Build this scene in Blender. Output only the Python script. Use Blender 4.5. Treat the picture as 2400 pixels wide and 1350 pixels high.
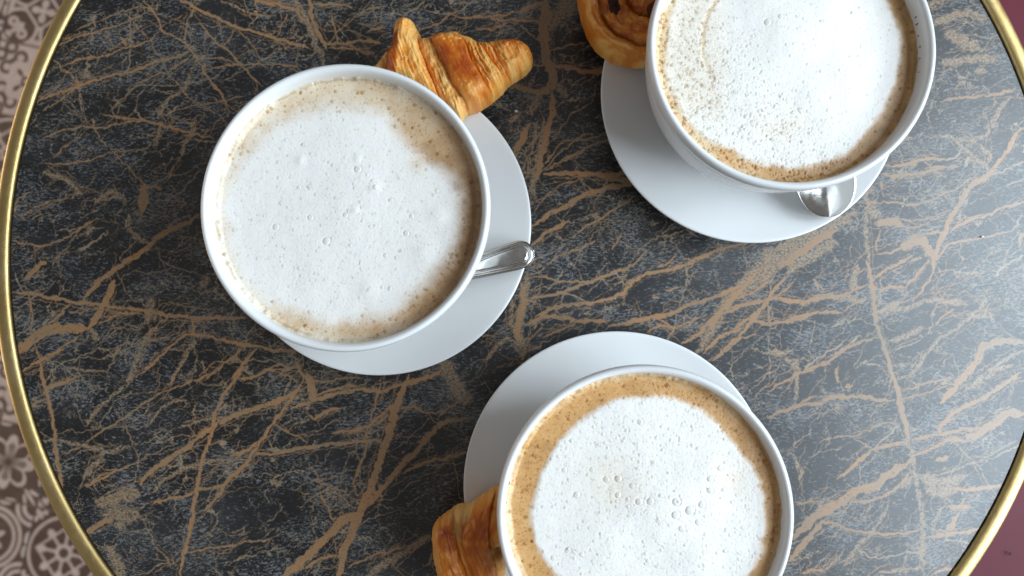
import bpy, math
import numpy as np
from mathutils import Vector, Matrix

for o in list(bpy.data.objects):
    bpy.data.objects.remove(o, do_unlink=True)
S = bpy.context.scene
COL = S.collection

# ------------------------------------------------------------------ camera, world, light, exposure
cam_d = bpy.data.cameras.new('camera')
cam_d.sensor_fit = 'HORIZONTAL'
cam_d.sensor_width = 36.0
cam_d.lens = 36.0 * 1720 / 2400
cam_d.clip_start, cam_d.clip_end = 0.02, 50
cam_d.dof.use_dof = True
cam_d.dof.focus_distance = 0.36
cam_d.dof.aperture_fstop = 8.0
cam = bpy.data.objects.new('camera', cam_d)
cam.location = (-0.00871, -0.04562, 0.40711)
cam.rotation_euler = (0.05210, 0.00339, 0.0)
COL.objects.link(cam)
S.camera = cam

world = bpy.data.worlds.new('World')
S.world = world
world.use_nodes = True
wb = world.node_tree.nodes['Background']
wb.inputs['Color'].default_value = (1.0, 0.97, 0.94, 1)
wb.inputs['Strength'].default_value = 0.16


def area(name, loc, target, sx, sy, power, color):
    l = bpy.data.lights.new(name, 'AREA')
    l.shape = 'RECTANGLE'
    l.size, l.size_y = sx, sy
    l.energy, l.color = power, color
    o = bpy.data.objects.new(name, l)
    o.location = loc
    o.rotation_euler = (Vector(target) - Vector(loc)).to_track_quat('-Z', 'Y').to_euler()
    COL.objects.link(o)
    return o


# one big daylight window to the right of the table
WC, WT = Vector((1.54, -0.18, 1.06)), Vector((0.10, -0.06, 0.0))
WQ = (WT - WC).to_track_quat('-Z', 'Y')
for px_, py_ in ((-.41, -.42), (.41, -.42), (-.41, .42), (.41, .42)):     # its four panes
    lo_ = area('window_light', WC, WT, 0.74, 0.76, 16.6, (0.755, 0.89, 1.0))
    lo_.location = WC + WQ @ Vector((px_, py_, 0))
# warm fill lamp added low on the far left to brighten the floor
area('floor_fill_light', (-2.0, 0.15, -0.25), (-0.8, 0.0, -0.735), 1.2, 0.8, 11.0, (1.0, 0.82, 0.67))

S.view_settings.view_transform = 'Standard'
S.view_settings.look = 'None'
S.view_settings.exposure = 0.2
S.view_settings.gamma = 1.0
S.cycles.use_denoising = True
S.cycles.max_bounces = 8
S.cycles.sample_clamp_indirect = 6.0

# ------------------------------------------------------------------ helpers
RNG = np.random.default_rng(7)


def sstep(a, b, x):
    t = np.clip((x - a) / (b - a), 0, 1)
    return t * t * (3 - 2 * t)


def vnoise(x, y, seed=0):
    xi, yi = np.floor(x).astype(np.int64), np.floor(y).astype(np.int64)
    fx, fy = x - xi, y - yi
    fx = fx * fx * (3 - 2 * fx)
    fy = fy * fy * (3 - 2 * fy)

    def h(a, b):
        n = (a * 374761393 + b * 668265263 + seed * 1274126177) & 0xffffffff
        n = ((n ^ (n >> 13)) * 1274126177) & 0xffffffff
        n = ((n ^ (n >> 16)) * 2246822519) & 0xffffffff
        return ((n ^ (n >> 15)) & 0xffff) / 65535.0
    a, b, c, d = h(xi, yi), h(xi + 1, yi), h(xi, yi + 1), h(xi + 1, yi + 1)
    return (a + (b - a) * fx) * (1 - fy) + (c + (d - c) * fx) * fy


def fbm(x, y, seed=0, octv=4, gain=0.5):
    s, amp, tot = 0.0, 1.0, 0.0
    for k in range(octv):
        s = s + amp * vnoise(x * 2 ** k + 17.3 * k, y * 2 ** k - 9.1 * k, seed + k)
        tot += amp
        amp *= gain
    return s / tot


def spline(pts, n=8, closed=True):
    p = np.array(pts, float)
    N = len(p)
    out = []
    for i in range(N if closed else N - 1):
        if closed:
            a, b, c, d = p[(i - 1) % N], p[i], p[(i + 1) % N], p[(i + 2) % N]
        else:
            a, b, c, d = p[max(i - 1, 0)], p[i], p[i + 1], p[min(i + 2, N - 1)]
        for t in np.arange(n) / n:
            out.append(0.5 * (2 * b + (c - a) * t + (2 * a - 5 * b + 4 * c - d) * t * t + (3 * b - a - 3 * c + d) * t ** 3))
    if not closed:
        out.append(p[-1])
    return np.array(out)


def seg_dist(X, Y, poly, closed=True):
    """distance to a polyline and, when closed, positive inside"""
    D = np.full(X.shape, 1e9)
    ins = np.zeros(X.shape, bool)
    n = len(poly)
    for i in range(n if closed else n - 1):
        ax, ay = poly[i]
        bx, by = poly[(i + 1) % n]
        dx, dy = bx - ax, by - ay
        L = dx * dx + dy * dy + 1e-12
        t = np.clip(((X - ax) * dx + (Y - ay) * dy) / L, 0, 1)
        D = np.minimum(D, (X - ax - t * dx) ** 2 + (Y - ay - t * dy) ** 2)
        if closed and ay != by:
            c = (ay > Y) != (by > Y)
            ins ^= c & (X < (bx - ax) * (Y - ay) / (by - ay) + ax)
    D = np.sqrt(D)
    return np.where(ins, D, -D) if closed else D


def side_dist(X, Y, line):
    """signed distance to an open polyline, positive on its left-hand side's opposite (to the right when it runs downwards)"""
    best = np.full(X.shape, 1e9)
    sg = np.ones(X.shape)
    for i in range(len(line) - 1):
        ax, ay = line[i]
        bx, by = line[i + 1]
        dx, dy = bx - ax, by - ay
        L = dx * dx + dy * dy + 1e-12
        t = ((X - ax) * dx + (Y - ay) * dy) / L
        tc = np.clip(t, -5 if i == 0 else 0, 6 if i == len(line) - 2 else 1)
        d = (X - ax - tc * dx) ** 2 + (Y - ay - tc * dy) ** 2
        s = np.sign(dx * (Y - ay) - dy * (X - ax))
        m = d < best
        best = np.where(m, d, best)
        sg = np.where(m, s, sg)
    return np.sqrt(best) * sg


def mesh_np(name, V, F, smooth=True, cols=None):
    """numpy vertices + polygons given as a list of int arrays (n, k)"""
    me = bpy.data.meshes.new(name)
    V = np.asarray(V, np.float32)
    groups = [np.asarray(f, np.int32) for f in (F if isinstance(F, (list, tuple)) else [F]) if len(f)]
    me.vertices.add(len(V))
    me.vertices.foreach_set('co', V.ravel())
    loops = np.concatenate([g.ravel() for g in groups])
    sizes = np.concatenate([np.full(len(g), g.shape[1], np.int32) for g in groups])
    starts = np.concatenate([[0], np.cumsum(sizes)[:-1]]).astype(np.int32)
    me.loops.add(len(loops))
    me.loops.foreach_set('vertex_index', loops)
    me.polygons.add(len(sizes))
    me.polygons.foreach_set('loop_start', starts)
    me.polygons.foreach_set('loop_total', sizes)
    me.polygons.foreach_set('use_smooth', np.full(len(sizes), smooth))
    if cols is not None:
        for an, c in cols.items():
            at = me.attributes.new(an, 'FLOAT_COLOR', 'POINT')
            cc = np.ones((len(V), 4), np.float32)
            cc[:, :c.shape[1]] = c
            at.data.foreach_set('color', cc.ravel())
    me.update(calc_edges=True)
    me.validate()
    return me


def obj(name, me, mat=None, parent=None, loc=(0, 0, 0)):
    o = bpy.data.objects.new(name, me)
    if mat is not None and me is not None and not len(me.materials):
        me.materials.append(mat)
    o.location = loc
    COL.objects.link(o)
    if parent is not None:
        o.parent = parent
    return o


def thing(name, label, cat, loc=(0, 0, 0), group=None):
    o = bpy.data.objects.new(name, None)
    o.empty_display_size = 0.02
    o.location = loc
    o['label'], o['category'] = label, cat
    if group:
        o['group'] = group
    COL.objects.link(o)
    return o


def tag(o, label=None, cat=None, group=None, kind=None):
    for k, v in (('label', label), ('category', cat), ('group', group), ('kind', kind)):
        if v:
            o[k] = v
    return o


def lathe(name, prof, n=128, close=False):
    """prof in mm, list of (r, z); first/last point on the axis is capped"""
    prof = np.array(prof, float) / 1000
    a = np.linspace(0, 2 * np.pi, n, endpoint=False)
    V, F, T = [], [], []
    rings = []
    for r, z in prof:
        if r < 1e-6:
            rings.append([len(V)])
            V.append((0, 0, z))
        else:
            k = len(V)
            V += [(r * np.cos(t), r * np.sin(t), z) for t in a]
            rings.append(list(range(k, k + n)))
    pairs = list(zip(rings[:-1], rings[1:]))
    if close:
        pairs.append((rings[-1], rings[0]))
    for A, B in pairs:
        for i in range(n):
            j = (i + 1) % n
            if len(A) == 1 and len(B) == 1:
                continue
            if len(A) == 1:
                T.append((A[0], B[i], B[j]))
            elif len(B) == 1:
                T.append((A[i], A[j], B[0]))
            else:
                F.append((A[i], A[j], B[j], B[i]))
    V = np.array(V)
    return mesh_np(name, V, [g for g in (np.array(F, np.int32).reshape(-1, 4), np.array(T, np.int32).reshape(-1, 3))])


def smooth_prof(pts, n=5):
    """rounds a profile with a Catmull-Rom curve, keeping its end points"""
    return [tuple(q) for q in spline(pts, n, closed=False)]


# ---- material helpers
def mat(name):
    m = bpy.data.materials.new(name)
    m.use_nodes = True
    return m, m.node_tree.nodes, m.node_tree.links, m.node_tree.nodes['Principled BSDF']


def noise_node(N, L, vec, scale, detail=4, rough=0.55, dist=0.0):
    n = N.new('ShaderNodeTexNoise')
    n.inputs['Scale'].default_value = scale
    n.inputs['Detail'].default_value = detail
    n.inputs['Roughness'].default_value = rough
    n.inputs['Distortion'].default_value = dist
    if vec is not None:
        L.new(vec, n.inputs['Vector'])
    return n


def mapped(N, L, out, scale=(1, 1, 1), rot=(0, 0, 0), loc=(0, 0, 0)):
    m = N.new('ShaderNodeMapping')
    m.inputs['Scale'].default_value = scale
    m.inputs['Rotation'].default_value = rot
    m.inputs['Location'].default_value = loc
    L.new(out, m.inputs['Vector'])
    return m.outputs[0]


def ramp(N, L, fac, stops):
    r = N.new('ShaderNodeValToRGB')
    e = r.color_ramp.elements
    while len(e) < len(stops):
        e.new(0.5)
    for k, (p, c) in enumerate(stops):
        e[k].position = p
        e[k].color = (*c, 1) if len(c) == 3 else c
    L.new(fac, r.inputs[0])
    return r.outputs[0]


def mixc(N, L, fac, a, b, mode='MIX'):
    n = N.new('ShaderNodeMix')
    n.data_type = 'RGBA'
    n.blend_type = mode
    for sock, v in ((n.inputs[0], fac), (n.inputs[6], a), (n.inputs[7], b)):
        if hasattr(v, 'is_output'):
            L.new(v, sock)
        elif isinstance(v, (int, float)):
            sock.default_value = v
        else:
            sock.default_value = (*v, 1)
    return n.outputs[2]


def mth(N, L, op, a, b=None, clamp=False):
    n = N.new('ShaderNodeMath')
    n.operation = op
    n.use_clamp = clamp
    for i, v in enumerate((a, b)):
        if v is None:
            continue
        if hasattr(v, 'is_output'):
            L.new(v, n.inputs[i])
        else:
            n.inputs[i].default_value = v
    return n.outputs[0]


def bump(N, L, height, strength, dist, bsdf):
    b = N.new('ShaderNodeBump')
    b.inputs['Strength'].default_value = strength
    b.inputs['Distance'].default_value = dist
    L.new(height, b.inputs['Height'])
    L.new(b.outputs[0], bsdf.inputs['Normal'])


def gen_image(name, rgb, colorspace='Non-Color'):
    h, w, _ = rgb.shape
    im = bpy.data.images.new(name, w, h, alpha=False, float_buffer=False)
    im.colorspace_settings.name = colorspace
    px = np.ones((h, w, 4), np.float32)
    px[..., :3] = rgb
    im.pixels.foreach_set(px.ravel())
    im.update()
    im.pack()
    return im


# ------------------------------------------------------------------ materials
def make_porcelain():
    m, N, L, b = mat('white_porcelain')
    tc = N.new('ShaderNodeTexCoord')
    n = noise_node(N, L, tc.outputs['Object'], 18, 3)
    L.new(ramp(N, L, n.outputs[0], [(0.3, (0.745, 0.745, 0.74)), (0.7, (0.775, 0.775, 0.77))]), b.inputs['Base Color'])
    b.inputs['Roughness'].default_value = 0.15
    b.inputs['IOR'].default_value = 1.5
    n2 = noise_node(N, L, tc.outputs['Object'], 60, 2)
    bump(N, L, n2.outputs[0], 0.02, 0.001, b)
    return m


def make_brass():
    m, N, L, b = mat('brushed_brass')
    tc = N.new('ShaderNodeTexCoord')
    n = noise_node(N, L, tc.outputs['Object'], 40, 5, 0.6)
    n3 = noise_node(N, L, mapped(N, L, tc.outputs['Object'], (1, 1, 14)), 260, 3, 0.6)
    c = ramp(N, L, n.outputs[0], [(0.25, (0.56, 0.39, 0.15)), (0.6, (0.66, 0.49, 0.22)), (0.85, (0.74, 0.58, 0.31))])
    L.new(c, b.inputs['Base Color'])
    b.inputs['Metallic'].default_value = 1.0
    L.new(ramp(N, L, n3.outputs[0], [(0.3, (0.36,) * 3), (0.8, (0.52,) * 3)]), b.inputs['Roughness'])
    bump(N, L, n3.outputs[0], 0.12, 0.0004, b)
    return m


def make_steel():
    m, N, L, b = mat('polished_steel')
    tc = N.new('ShaderNodeTexCoord')
    n = noise_node(N, L, tc.outputs['Object'], 220, 4, 0.6)
    b.inputs['Base Color'].default_value = (0.66, 0.65, 0.63, 1)
    b.inputs['Metallic'].default_value = 1.0
    L.new(ramp(N, L, n.outputs[0], [(0.35, (0.10,) * 3), (0.75, (0.24,) * 3)]), b.inputs['Roughness'])
    bump(N, L, n.outputs[0], 0.05, 0.0004, b)
    return m


def make_attr(name, rough_from_alpha=False, rough=0.45, sss=0.0, spec=0.5, bscale=0, bstr=0.0):
    m, N, L, b = mat(name)
    a = N.new('ShaderNodeAttribute')
    a.attribute_name = 'col'
    L.new(a.outputs['Color'], b.inputs['Base Color'])
    b.inputs['Specular IOR Level'].default_value = spec
    if rough_from_alpha:
        L.new(a.outputs['Alpha'], b.inputs['Roughness'])
    else:
        b.inputs['Roughness'].default_value = rough
    if sss:
        b.inputs['Subsurface Weight'].default_value = sss
        b.inputs['Subsurface Radius'].default_value = (1.0, 0.8, 0.55)
        b.inputs['Subsurface Scale'].default_value = 0.0015
    if bscale:
        tc = N.new('ShaderNodeTexCoord')
        n = noise_node(N, L, tc.outputs['Object'], bscale, 5, 0.65)
        bump(N, L, n.outputs[0], bstr, 0.001, b)
    return m


def plain(name, col, rough, metal=0.0, nscale=0, namp=0.15, bstr=0.0, spec=0.5):
    m, N, L, b = mat(name)
    b.inputs['Roughness'].default_value = rough
    b.inputs['Metallic'].default_value = metal
    b.inputs['Specular IOR Level'].default_value = spec
    if nscale:
        tc = N.new('ShaderNodeTexCoord')
        n = noise_node(N, L, tc.outputs['Object'], nscale, 5, 0.6)
        lo = tuple(v * (1 - namp) for v in col)
        hi = tuple(min(1, v * (1 + namp)) for v in col)
        L.new(ramp(N, L, n.outputs[0], [(0.3, lo), (0.7, hi)]), b.inputs['Base Color'])
        if bstr:
            bump(N, L, n.outputs[0], bstr, 0.001, b)
    else:
        b.inputs['Base Color'].default_value = (*col, 1)
    return m


PORC = make_porcelain()
BRASS = make_brass()
STEEL = make_steel()
FOAM = make_attr('milk_foam', rough=0.42, sss=0.35, spec=0.45)
PASTRY = make_attr('baked_pastry', rough_from_alpha=True, spec=0.45, bscale=900, bstr=0.25)

# ------------------------------------------------------------------ the table top: veined dark stone laminate
TEX, HALF = 2048, 0.30          # texels and half extent (m)
VEINS = """20o -1995 1395 -1904 1353 -1786 1293 -1650 1234 -1461 1179 -1326 1138 -1245 1115
54g -1339 1412 -1293 1320 -1247 1238 -1219 1147 -1182 1083 -1163 1010
30o -1249 1412 -1239 1293 -1192 1183 -1147 1110
21o -1563 1389 -1437 1371 -1329 1339 -1283 1274
16o -1222 1366 -1132 1375 -1042 1361 -1006 1347
13o -2193 1395 -2146 1340 -2104 1266 -2094 1225 -2017 1180 -1949 1147 -1916 1102 -1870 1038 -1833 965 -1778 893 -1732 847 -1708 784 -1690 739
20g -1904 1349 -1938 1284 -1950 1221 -1949 1147
13o -1875 1257 -1811 1184 -1738 1124 -1656 1047 -1592 974 -1510 897
11o -1833 993 -1744 1015 -1637 1024 -1530 1020 -1414 1024 -1306 1001
9o -1934 1079 -1853 1061 -1754 1061 -1682 1042 -1601 992
18o -2802 803 -2661 858 -2555 898 -2396 948 -2218 998 -2076 1047 -1987 1079 -1925 1093
7o -2747 758 -2669 812 -2564 885
13o -2648 1016 -2533 1057 -2399 1075 -2311 1112 -2204 1139 -2133 1175 -2098 1212
27g -2703 1048 -2639 994 -2583 948 -2546 885 -2535 812 -2528 740
7o -2583 1221 -2468 1267 -2334 1322 -2227 1349 -2119 1344
11o -2705 1121 -2599 1167 -2493 1198 -2377 1235 -2279 1271 -2182 1321
13g -2671 1158 -2547 1203 -2421 1207 -2366 1166
38g -1901 1015 -1930 938 -1964 866 -2035 821 -2078 766 -2095 712
16o -2407 731 -2300 717 -2174 699 -2085 685 -2013 658 -1950 640 -1887 622 -1780 595
40g -2076 685 -2088 622 -2117 559
45g -1881 721 -1897 640 -1948 559 -1956 496
18g -1956 496 -1990 443 -2032 362
13o -2742 596 -2654 641 -2521 668 -2459 659 -2370 667 -2281 690 -2174 694
11o -2460 722 -2459 659 -2412 586 -2384 551
7o -2685 488 -2607 560 -2502 632
9o -2737 457 -2577 456 -2471 479 -2365 519 -2259 523
9o -2348 524 -2284 461 -2229 407 -2165 335
45o -2165 335 -2172 273 -2161 193
20o -2164 317 -2094 331 -2071 308
54g -2735 398 -2646 389 -2574 344 -2509 282
27g -2411 255 -2341 300 -2270 273
16o -2039 993 -1977 1029 -1933 1056
8o -2372 758 -2268 848 -2216 911 -2128 957 -2039 984
7o -2047 966 -2002 929 -1946 857 -1883 802 -1802 766
7o -2051 739 -1944 775 -1856 793 -1722 811 -1598 847
5o -2299 1322 -2243 1257 -2178 1175 -2122 1102 -2077 1075
5o -2099 1239 -2046 1266 -1957 1312
7o -1650 1220 -1586 1147 -1540 1083 -1503 1029
7o -1677 1229 -1703 1165 -1738 1129
7o -1365 1311 -1408 1238 -1434 1183
13o -1122 1320 -1103 1228 -1089 1146
20o -1165 1142 -1058 1137 -968 1160 -861 1151
16o -1129 1119 -986 1110 -878 1078
7o -1175 1219 -1085 1215 -1005 1283 -916 1320 -827 1374
23g -1761 1394 -1671 1357 -1571 1311 -1463 1298
27o -2312 1175 -2284 1130
18o -915 1219 -826 1228
14o -2906 31 -2841 3 -2722 -9 -2627 23 -2564 55 -2486 111 -2416 143
24o -2920 -255 -2752 -283 -2553 -319 -2354 -342 -2155 -366 -1996 -398 -1838 -410 -1680 -410 -1585 -406
32o -2490 -311 -2413 -224 -2328 -152 -2242 -89 -2148 -25 -2117 -1 -2047 63 -1929 119 -1851 167
48g -2133 7 -2206 55 -2248 111 -2249 167
24g -2200 119 -2170 175
56o -2170 175 -2163 247 -2165 295
32o -2811 -192 -2757 -136 -2703 -96
16g -2662 -120 -2625 -57 -2571 -1
64o -2859 -618 -2767 -532 -2690 -477 -2564 -469 -2453 -469
40o -2453 -469 -2400 -390 -2348 -287 -2318 -200
48g -2437 -469 -2404 -540
19o -2668 -437 -2614 -390 -2560 -334
16o -2391 -437 -2328 -406 -2258 -382 -2155 -390
64g -2109 -303 -2115 -382 -2130 -429
40g -2066 -445 -2112 -516 -2173 -602 -2194 -697 -2239 -767
36g -1859 -532 -1904 -618 -1957 -712 -1987 -775
18o -2177 -736 -2085 -657 -1992 -563 -1907 -500 -1804 -508 -1677 -540 -1535 -567 -1479 -571
27o -1487 -571 -1424 -591 -1298 -598
18o -1518 -587 -1580 -657 -1657 -759
11o -1597 -579 -1690 -657 -1799 -759
13o -2792 -279 -2765 -382 -2772 -500 -2738 -579 -2707 -697 -2688 -775
10g -2837 -120 -2818 -200 -2792 -279
24g -2557 -689 -2462 -704 -2343 -704
19o -1877 -406 -1868 -453 -1875 -500
10o -1618 -743 -1547 -751 -1469 -696 -1383 -665 -1296 -696
16o -1297 -657 -1248 -743
16o -1248 -743 -1161 -767 -1044 -743
13o -2716 -634 -2608 -579 -2499 -508
24g -2887 159 -2823 175 -2690 247
32g -2443 239 -2332 271 -2267 255
56g -1841 -255 -1795 -184
33o -2144 -1322 -2076 -1244 -1980 -1183 -1885 -1122 -1798 -1043 -1746 -1008 -1659 -965 -1571 -921 -1483 -899 -1369 -859 -1282 -816
22o -1576 -657 -1628 -745 -1705 -851 -1747 -947 -1754 -1043 -1796 -1157 -1820 -1270 -1835 -1356 -1850 -1486 -1865 -1598 -1898 -1701 -1912 -1830
18g -1940 -1017 -1853 -982 -1747 -965 -1659 -960
24o -1247 -736 -1282 -807 -1342 -894 -1420 -991 -1489 -1096 -1566 -1217 -1652 -1287 -1720 -1400 -1789 -1460
54o -1230 -719 -1211 -780 -1201 -859
24o -1316 -903 -1201 -868 -1078 -833 -955 -807 -822 -815 -690 -763
13o -1176 -772 -1044 -745 -920 -736
16o -1184 -833 -1043 -798 -955 -780
51o -673 -728 -707 -815 -742 -903 -776 -1025 -810 -1130 -844 -1252 -878 -1356 -921 -1459 -964 -1554 -998 -1640 -1032 -1735 -1048 -1837
36o -336 -964 -495 -990 -573 -1078 -652 -1165 -722 -1234 -791 -1321 -861 -1399 -912 -1468
54o -947 -1485 -1052 -1537 -1121 -1615 -1224 -1718 -1353 -1829
22o -1505 -1157 -1435 -1161 -1303 -1135 -1171 -1113 -1039 -1104 -934 -1087 -820 -1078
20o -1084 -1047 -996 -1034 -882 -999 -812 -938 -742 -877
11o -917 -1069 -864 -1008 -777 -947
9o -1402 -999 -1322 -1043 -1224 -1095
22o -1218 -947 -1182 -964 -1112 -921 -1042 -908
18g -1314 -995 -1217 -973
16o -2088 -1434 -1984 -1400 -1861 -1374 -1827 -1352 -1687 -1330 -1635 -1296
36g -2090 -1374 -2021 -1305 -1917 -1244 -1812 -1209 -1725 -1191 -1654 -1183
20o -1628 -1165 -1550 -1139 -1489 -1087
9o -823 -736 -840 -833 -874 -947 -899 -1052 -907 -1147 -950 -1234 -967 -1304 -948 -1390
14o -907 -1147 -941 -1226 -958 -1286
9o -1186 -1304 -1125 -1330 -1054 -1356 -1010 -1364 -1011 -1321
11o -1150 -1365 -1114 -1442 -1087 -1503 -1034 -1520
16g -2140 -1486 -2093 -1573 -2065 -1650 -1994 -1710 -1957 -1779
109g -2387 -1426 -2309 -1409 -2222 -1374 -2151 -1383
118g -2332 -1495 -2236 -1486 -2148 -1495
72g -2279 -1538 -2217 -1555
31o -2435 -1586 -2366 -1543 -2288 -1504
91g -2310 -1659 -2255 -1745 -2227 -1830
11o -1889 -1693 -1776 -1671 -1662 -1658 -1558 -1632 -1409 -1624
45g -2449 -1122 -2316 -1148 -2211 -1122
36g -2341 -1183 -2393 -1218 -2428 -1253
9o -2241 -982 -2203 -1078 -2157 -1174 -2155 -1253
13o -2443 -1331 -2338 -1287 -2208 -1218
36g -2453 -1009 -2402 -921 -2325 -851 -2229 -781 -2179 -675
24g -2125 -1026 -2031 -903 -1961 -868 -1891 -868
11o -2450 -1096 -2277 -982 -2086 -851 -1928 -781 -1752 -719
14o -996 -1769 -892 -1717 -770 -1683 -683 -1649
18o -1223 -1769 -1137 -1718 -1041 -1709
63g -900 -1820 -770 -1734 -640 -1657 -553 -1597
24o -686 -1252 -573 -1199 -450 -1173 -336 -1147
5l -730 -1269 -599 -1225 -441 -1208 -335 -1199
11o -742 -912 -636 -894 -574 -938 -495 -929 -460 -920
11o -503 -964 -460 -912 -380 -868
118g -487 -657 -443 -736 -398 -806 -336 -885
27o -496 -710 -602 -745 -690 -780
45g -1424 -1304 -1362 -1321
36g -1426 -1183 -1408 -1200
20g -1824 -1477 -1746 -1451
24g -1769 -1581 -1742 -1607
22g -1629 -1581 -1577 -1563
22g -1443 -1697 -1417 -1705
27g -1651 -1795 -1616 -1795
9o -1610 -745 -1522 -737 -1434 -692 -1345 -701 -1257 -666
7o -1443 -697 -1345 -728 -1282 -763
59g 79 656 69 577 40 479 30 380 20 282
39o -18 656 -48 577 -87 518
24o 108 636 79 518 49 400
33o 79 395 166 395 264 405 361 390 438 385 536 395
39o 351 390 458 370 545 360 584 350
33o 29 106 98 165 204 214 321 282 438 321 574 336
22o 10 -1 68 48 146 96 204 126
14o 281 77 379 135 496 213 593 272
8l 79 420 176 528 255 587 342 597 430 626
10l 147 449 264 508 362 567 440 587
8o 20 184 78 263 166 331 283 370
12o 87 -127 145 -69 203 -45 281 -30 359 18
14o 0 -185 77 -176 145 -205 241 -209 338 -205 435 -166 531 -137 609 -88 658 -30
20o -10 -311 67 -292 203 -263 319 -214 415 -180 512 -147
24o 29 -398 125 -359 202 -340 337 -330 434 -301 521 -272 560 -214 647 -166 753 -147 860 -118 957 -69 1054 -30 1210 8
28o -10 -446 77 -398 163 -407 260 -427 375 -427 443 -422
28o 433 -455 548 -436 664 -407 770 -388 867 -340 983 -311 1060 -282 1167 -224
16o 77 -523 183 -465 260 -436
79g -19 -156 -29 -263 -48 -369 -58 -455 -58 -542 -39 -638
33o -48 -224 -39 -321 -68 -436 -68 -542
39g -97 -301 -106 -417 -87 -513
39g -241 -638 -174 -551 -106 -523
89g 921 -599 990 -494 1059 -378 1137 -272 1226 -176 1324 -89 1402 -31 1559 67
30o 1000 -465 1059 -369 1137 -282 1245 -176
108g 1305 -30 1401 -89 1479 -69 1557 8
26o 835 -551 932 -503 1010 -417 1059 -388
24o 1059 -398 1165 -340 1262 -321 1358 -301 1445 -321 1550 -321
20o 1222 -417 1298 -446 1394 -436 1491 -417 1549 -398
24o 1007 -647 1104 -561 1221 -436 1300 -330
20o 950 -609 1057 -513 1163 -465
16o 712 -417 798 -465 885 -436 972 -398
12o 644 -494 721 -446 798 -484
14o 705 -127 773 -98 812 -59
8l 203 -272 289 -311 376 -321
10o 455 -30 494 28 514 67
30g 746 47 775 47
39g 675 -301 713 -292
14o 752 -263 820 -243
20g 879 -127 869 -205 888 -224
8l 1319 -340 1327 -446
39g 1867 306 1887 235 1872 146 1870 58 1881 -31 1878 -119 1889 -207 1896 -295 1911 -382 1922 -470 1950 -548 1975 -626 1998 -713 2014 -774
21o 1875 -101 1894 -207 1904 -312 1922 -470 1958 -574 1990 -687
107g 1811 173 1704 111 1615 58 1508 5 1419 -66 1330 -154 1241 -198 1135 -259 1082 -277
89g 1864 190 1952 173
54o 1924 119 2012 128 2073 102
98g 1702 13 1613 -31 1462 -119 1435 -163
45o 1703 75 1614 31 1499 -48 1392 -136
14o 1830 230 1927 239 2015 235 2103 221 2173 221 2235 243 2307 279 2387 314 2450 359 2504 377
9o 2039 146 2127 133 2215 146 2286 172 2357 199
11o 2021 119 2082 97 2161 93 2214 119 2294 164
30o 2611 412 2548 377 2476 341 2440 306 2402 234 2347 146 2309 66 2272 4 2243 -84 2233 -137
21o 2763 243 2656 208 2549 163 2461 137 2398 110 2335 66
11o 2355 119 2443 146 2532 172
14o 2705 84 2616 57 2492 35 2404 13 2324 -5 2288 -49 2251 -101 2222 -189 2177 -260 2114 -321
9l 2743 181 2714 110 2669 66
54o 2061 -22 2123 13 2185 22 2218 -31 2261 -66
45g 2191 -57 2252 -71
13o 2124 40 2203 57 2309 62
7l 2097 31 2178 75 2275 93
16o 2217 -84 2153 -163 2108 -207 2081 -251
21o 2121 -71 2032 -119 1961 -154 1907 -198
18o 2173 -75 2120 -93
13o 1928 -66 2008 -44 2061 -26
14o 1923 -260 2011 -242 2081 -238
13o 1950 84 1930 13 1928 -57
9l 1951 -189 1945 -260 1934 -347
18o 1871 -224 1801 -251 1730 -286 1607 -303 1502 -321 1415 -303 1327 -303
54g 1501 -338 1607 -295 1747 -295 1852 -321
54g 1822 -119 1794 -189 1783 -260
14o 1081 -356 1187 -338 1301 -321 1389 -277 1460 -216
18o 1079 -504 1167 -443 1220 -408 1300 -347 1363 -242 1435 -172
21o 1220 -426 1307 -443 1412 -435 1483 -400 1570 -382 1675 -378 1736 -382
13o 1737 -373 1781 -338 1869 -312
18o 1082 -321 1214 -277 1347 -198
13g 1318 -330 1325 -435 1318 -539 1325 -644 1323 -774
13o 1078 -600 1166 -522 1254 -504
21o 1494 -722 1564 -687 1652 -652 1740 -583 1829 -539 1916 -522
11l 1423 -765 1485 -713 1529 -678 1671 -583 1741 -539
54g 1408 -644 1460 -652 1476 -722
36g 1296 -600 1383 -609 1461 -592
45g 1936 -417 2008 -365 2095 -356 2219 -312 2323 -321 2428 -338
54g 1973 -356 2035 -338
45g 1986 -539 2056 -522 2126 -487 2171 -461
30g 2184 -600 2247 -548 2336 -478 2425 -417 2479 -365 2552 -286
36g 2443 -408 2513 -400 2565 -391
36g 2534 -295 2497 -356
36g 2102 -730 2148 -661 2202 -583
13o 2241 -452 2286 -400 2348 -365
45o 2362 -765 2424 -704 2470 -644 2490 -574 2560 -548 2648 -535 2726 -544
32g 2440 -774 2538 -696 2609 -644 2724 -591
27g 2207 -400 2243 -395
7l 2002 -591 2107 -557 2169 -522
27o 2739 57 2719 -13
11o 1695 -670 1697 -748
7l 2259 -154 2329 -145 2399 -154 2486 -163
14l 2572 -189 2645 -110 2743 -66
13o 1975 382 2063 382 2152 395 2258 413
7o 1957 359 1972 261
45g 1974 -657 2006 -743 2030 -830 2048 -942 2075 -1063 2090 -1148 2101 -1225 2112 -1311 2126 -1396 2140 -1515 2142 -1600 2135 -1685 2136 -1811
27o 1974 -657 2014 -778 2045 -925 2075 -1063
23o 1306 -960 1385 -925 1464 -899 1534 -882 1603 -878 1656 -847 1743 -843 1847 -843 1916 -860 2003 -860
14o 1420 -934 1473 -882 1569 -839
27g 1898 -899 1968 -873
18g 1646 -891 1759 -890
16o 1309 -813 1415 -752 1485 -709 1555 -683 1660 -665
36g 1469 -657 1475 -761 1460 -865
14o 1686 -683 1697 -769
30o 1736 -787 1762 -785
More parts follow.
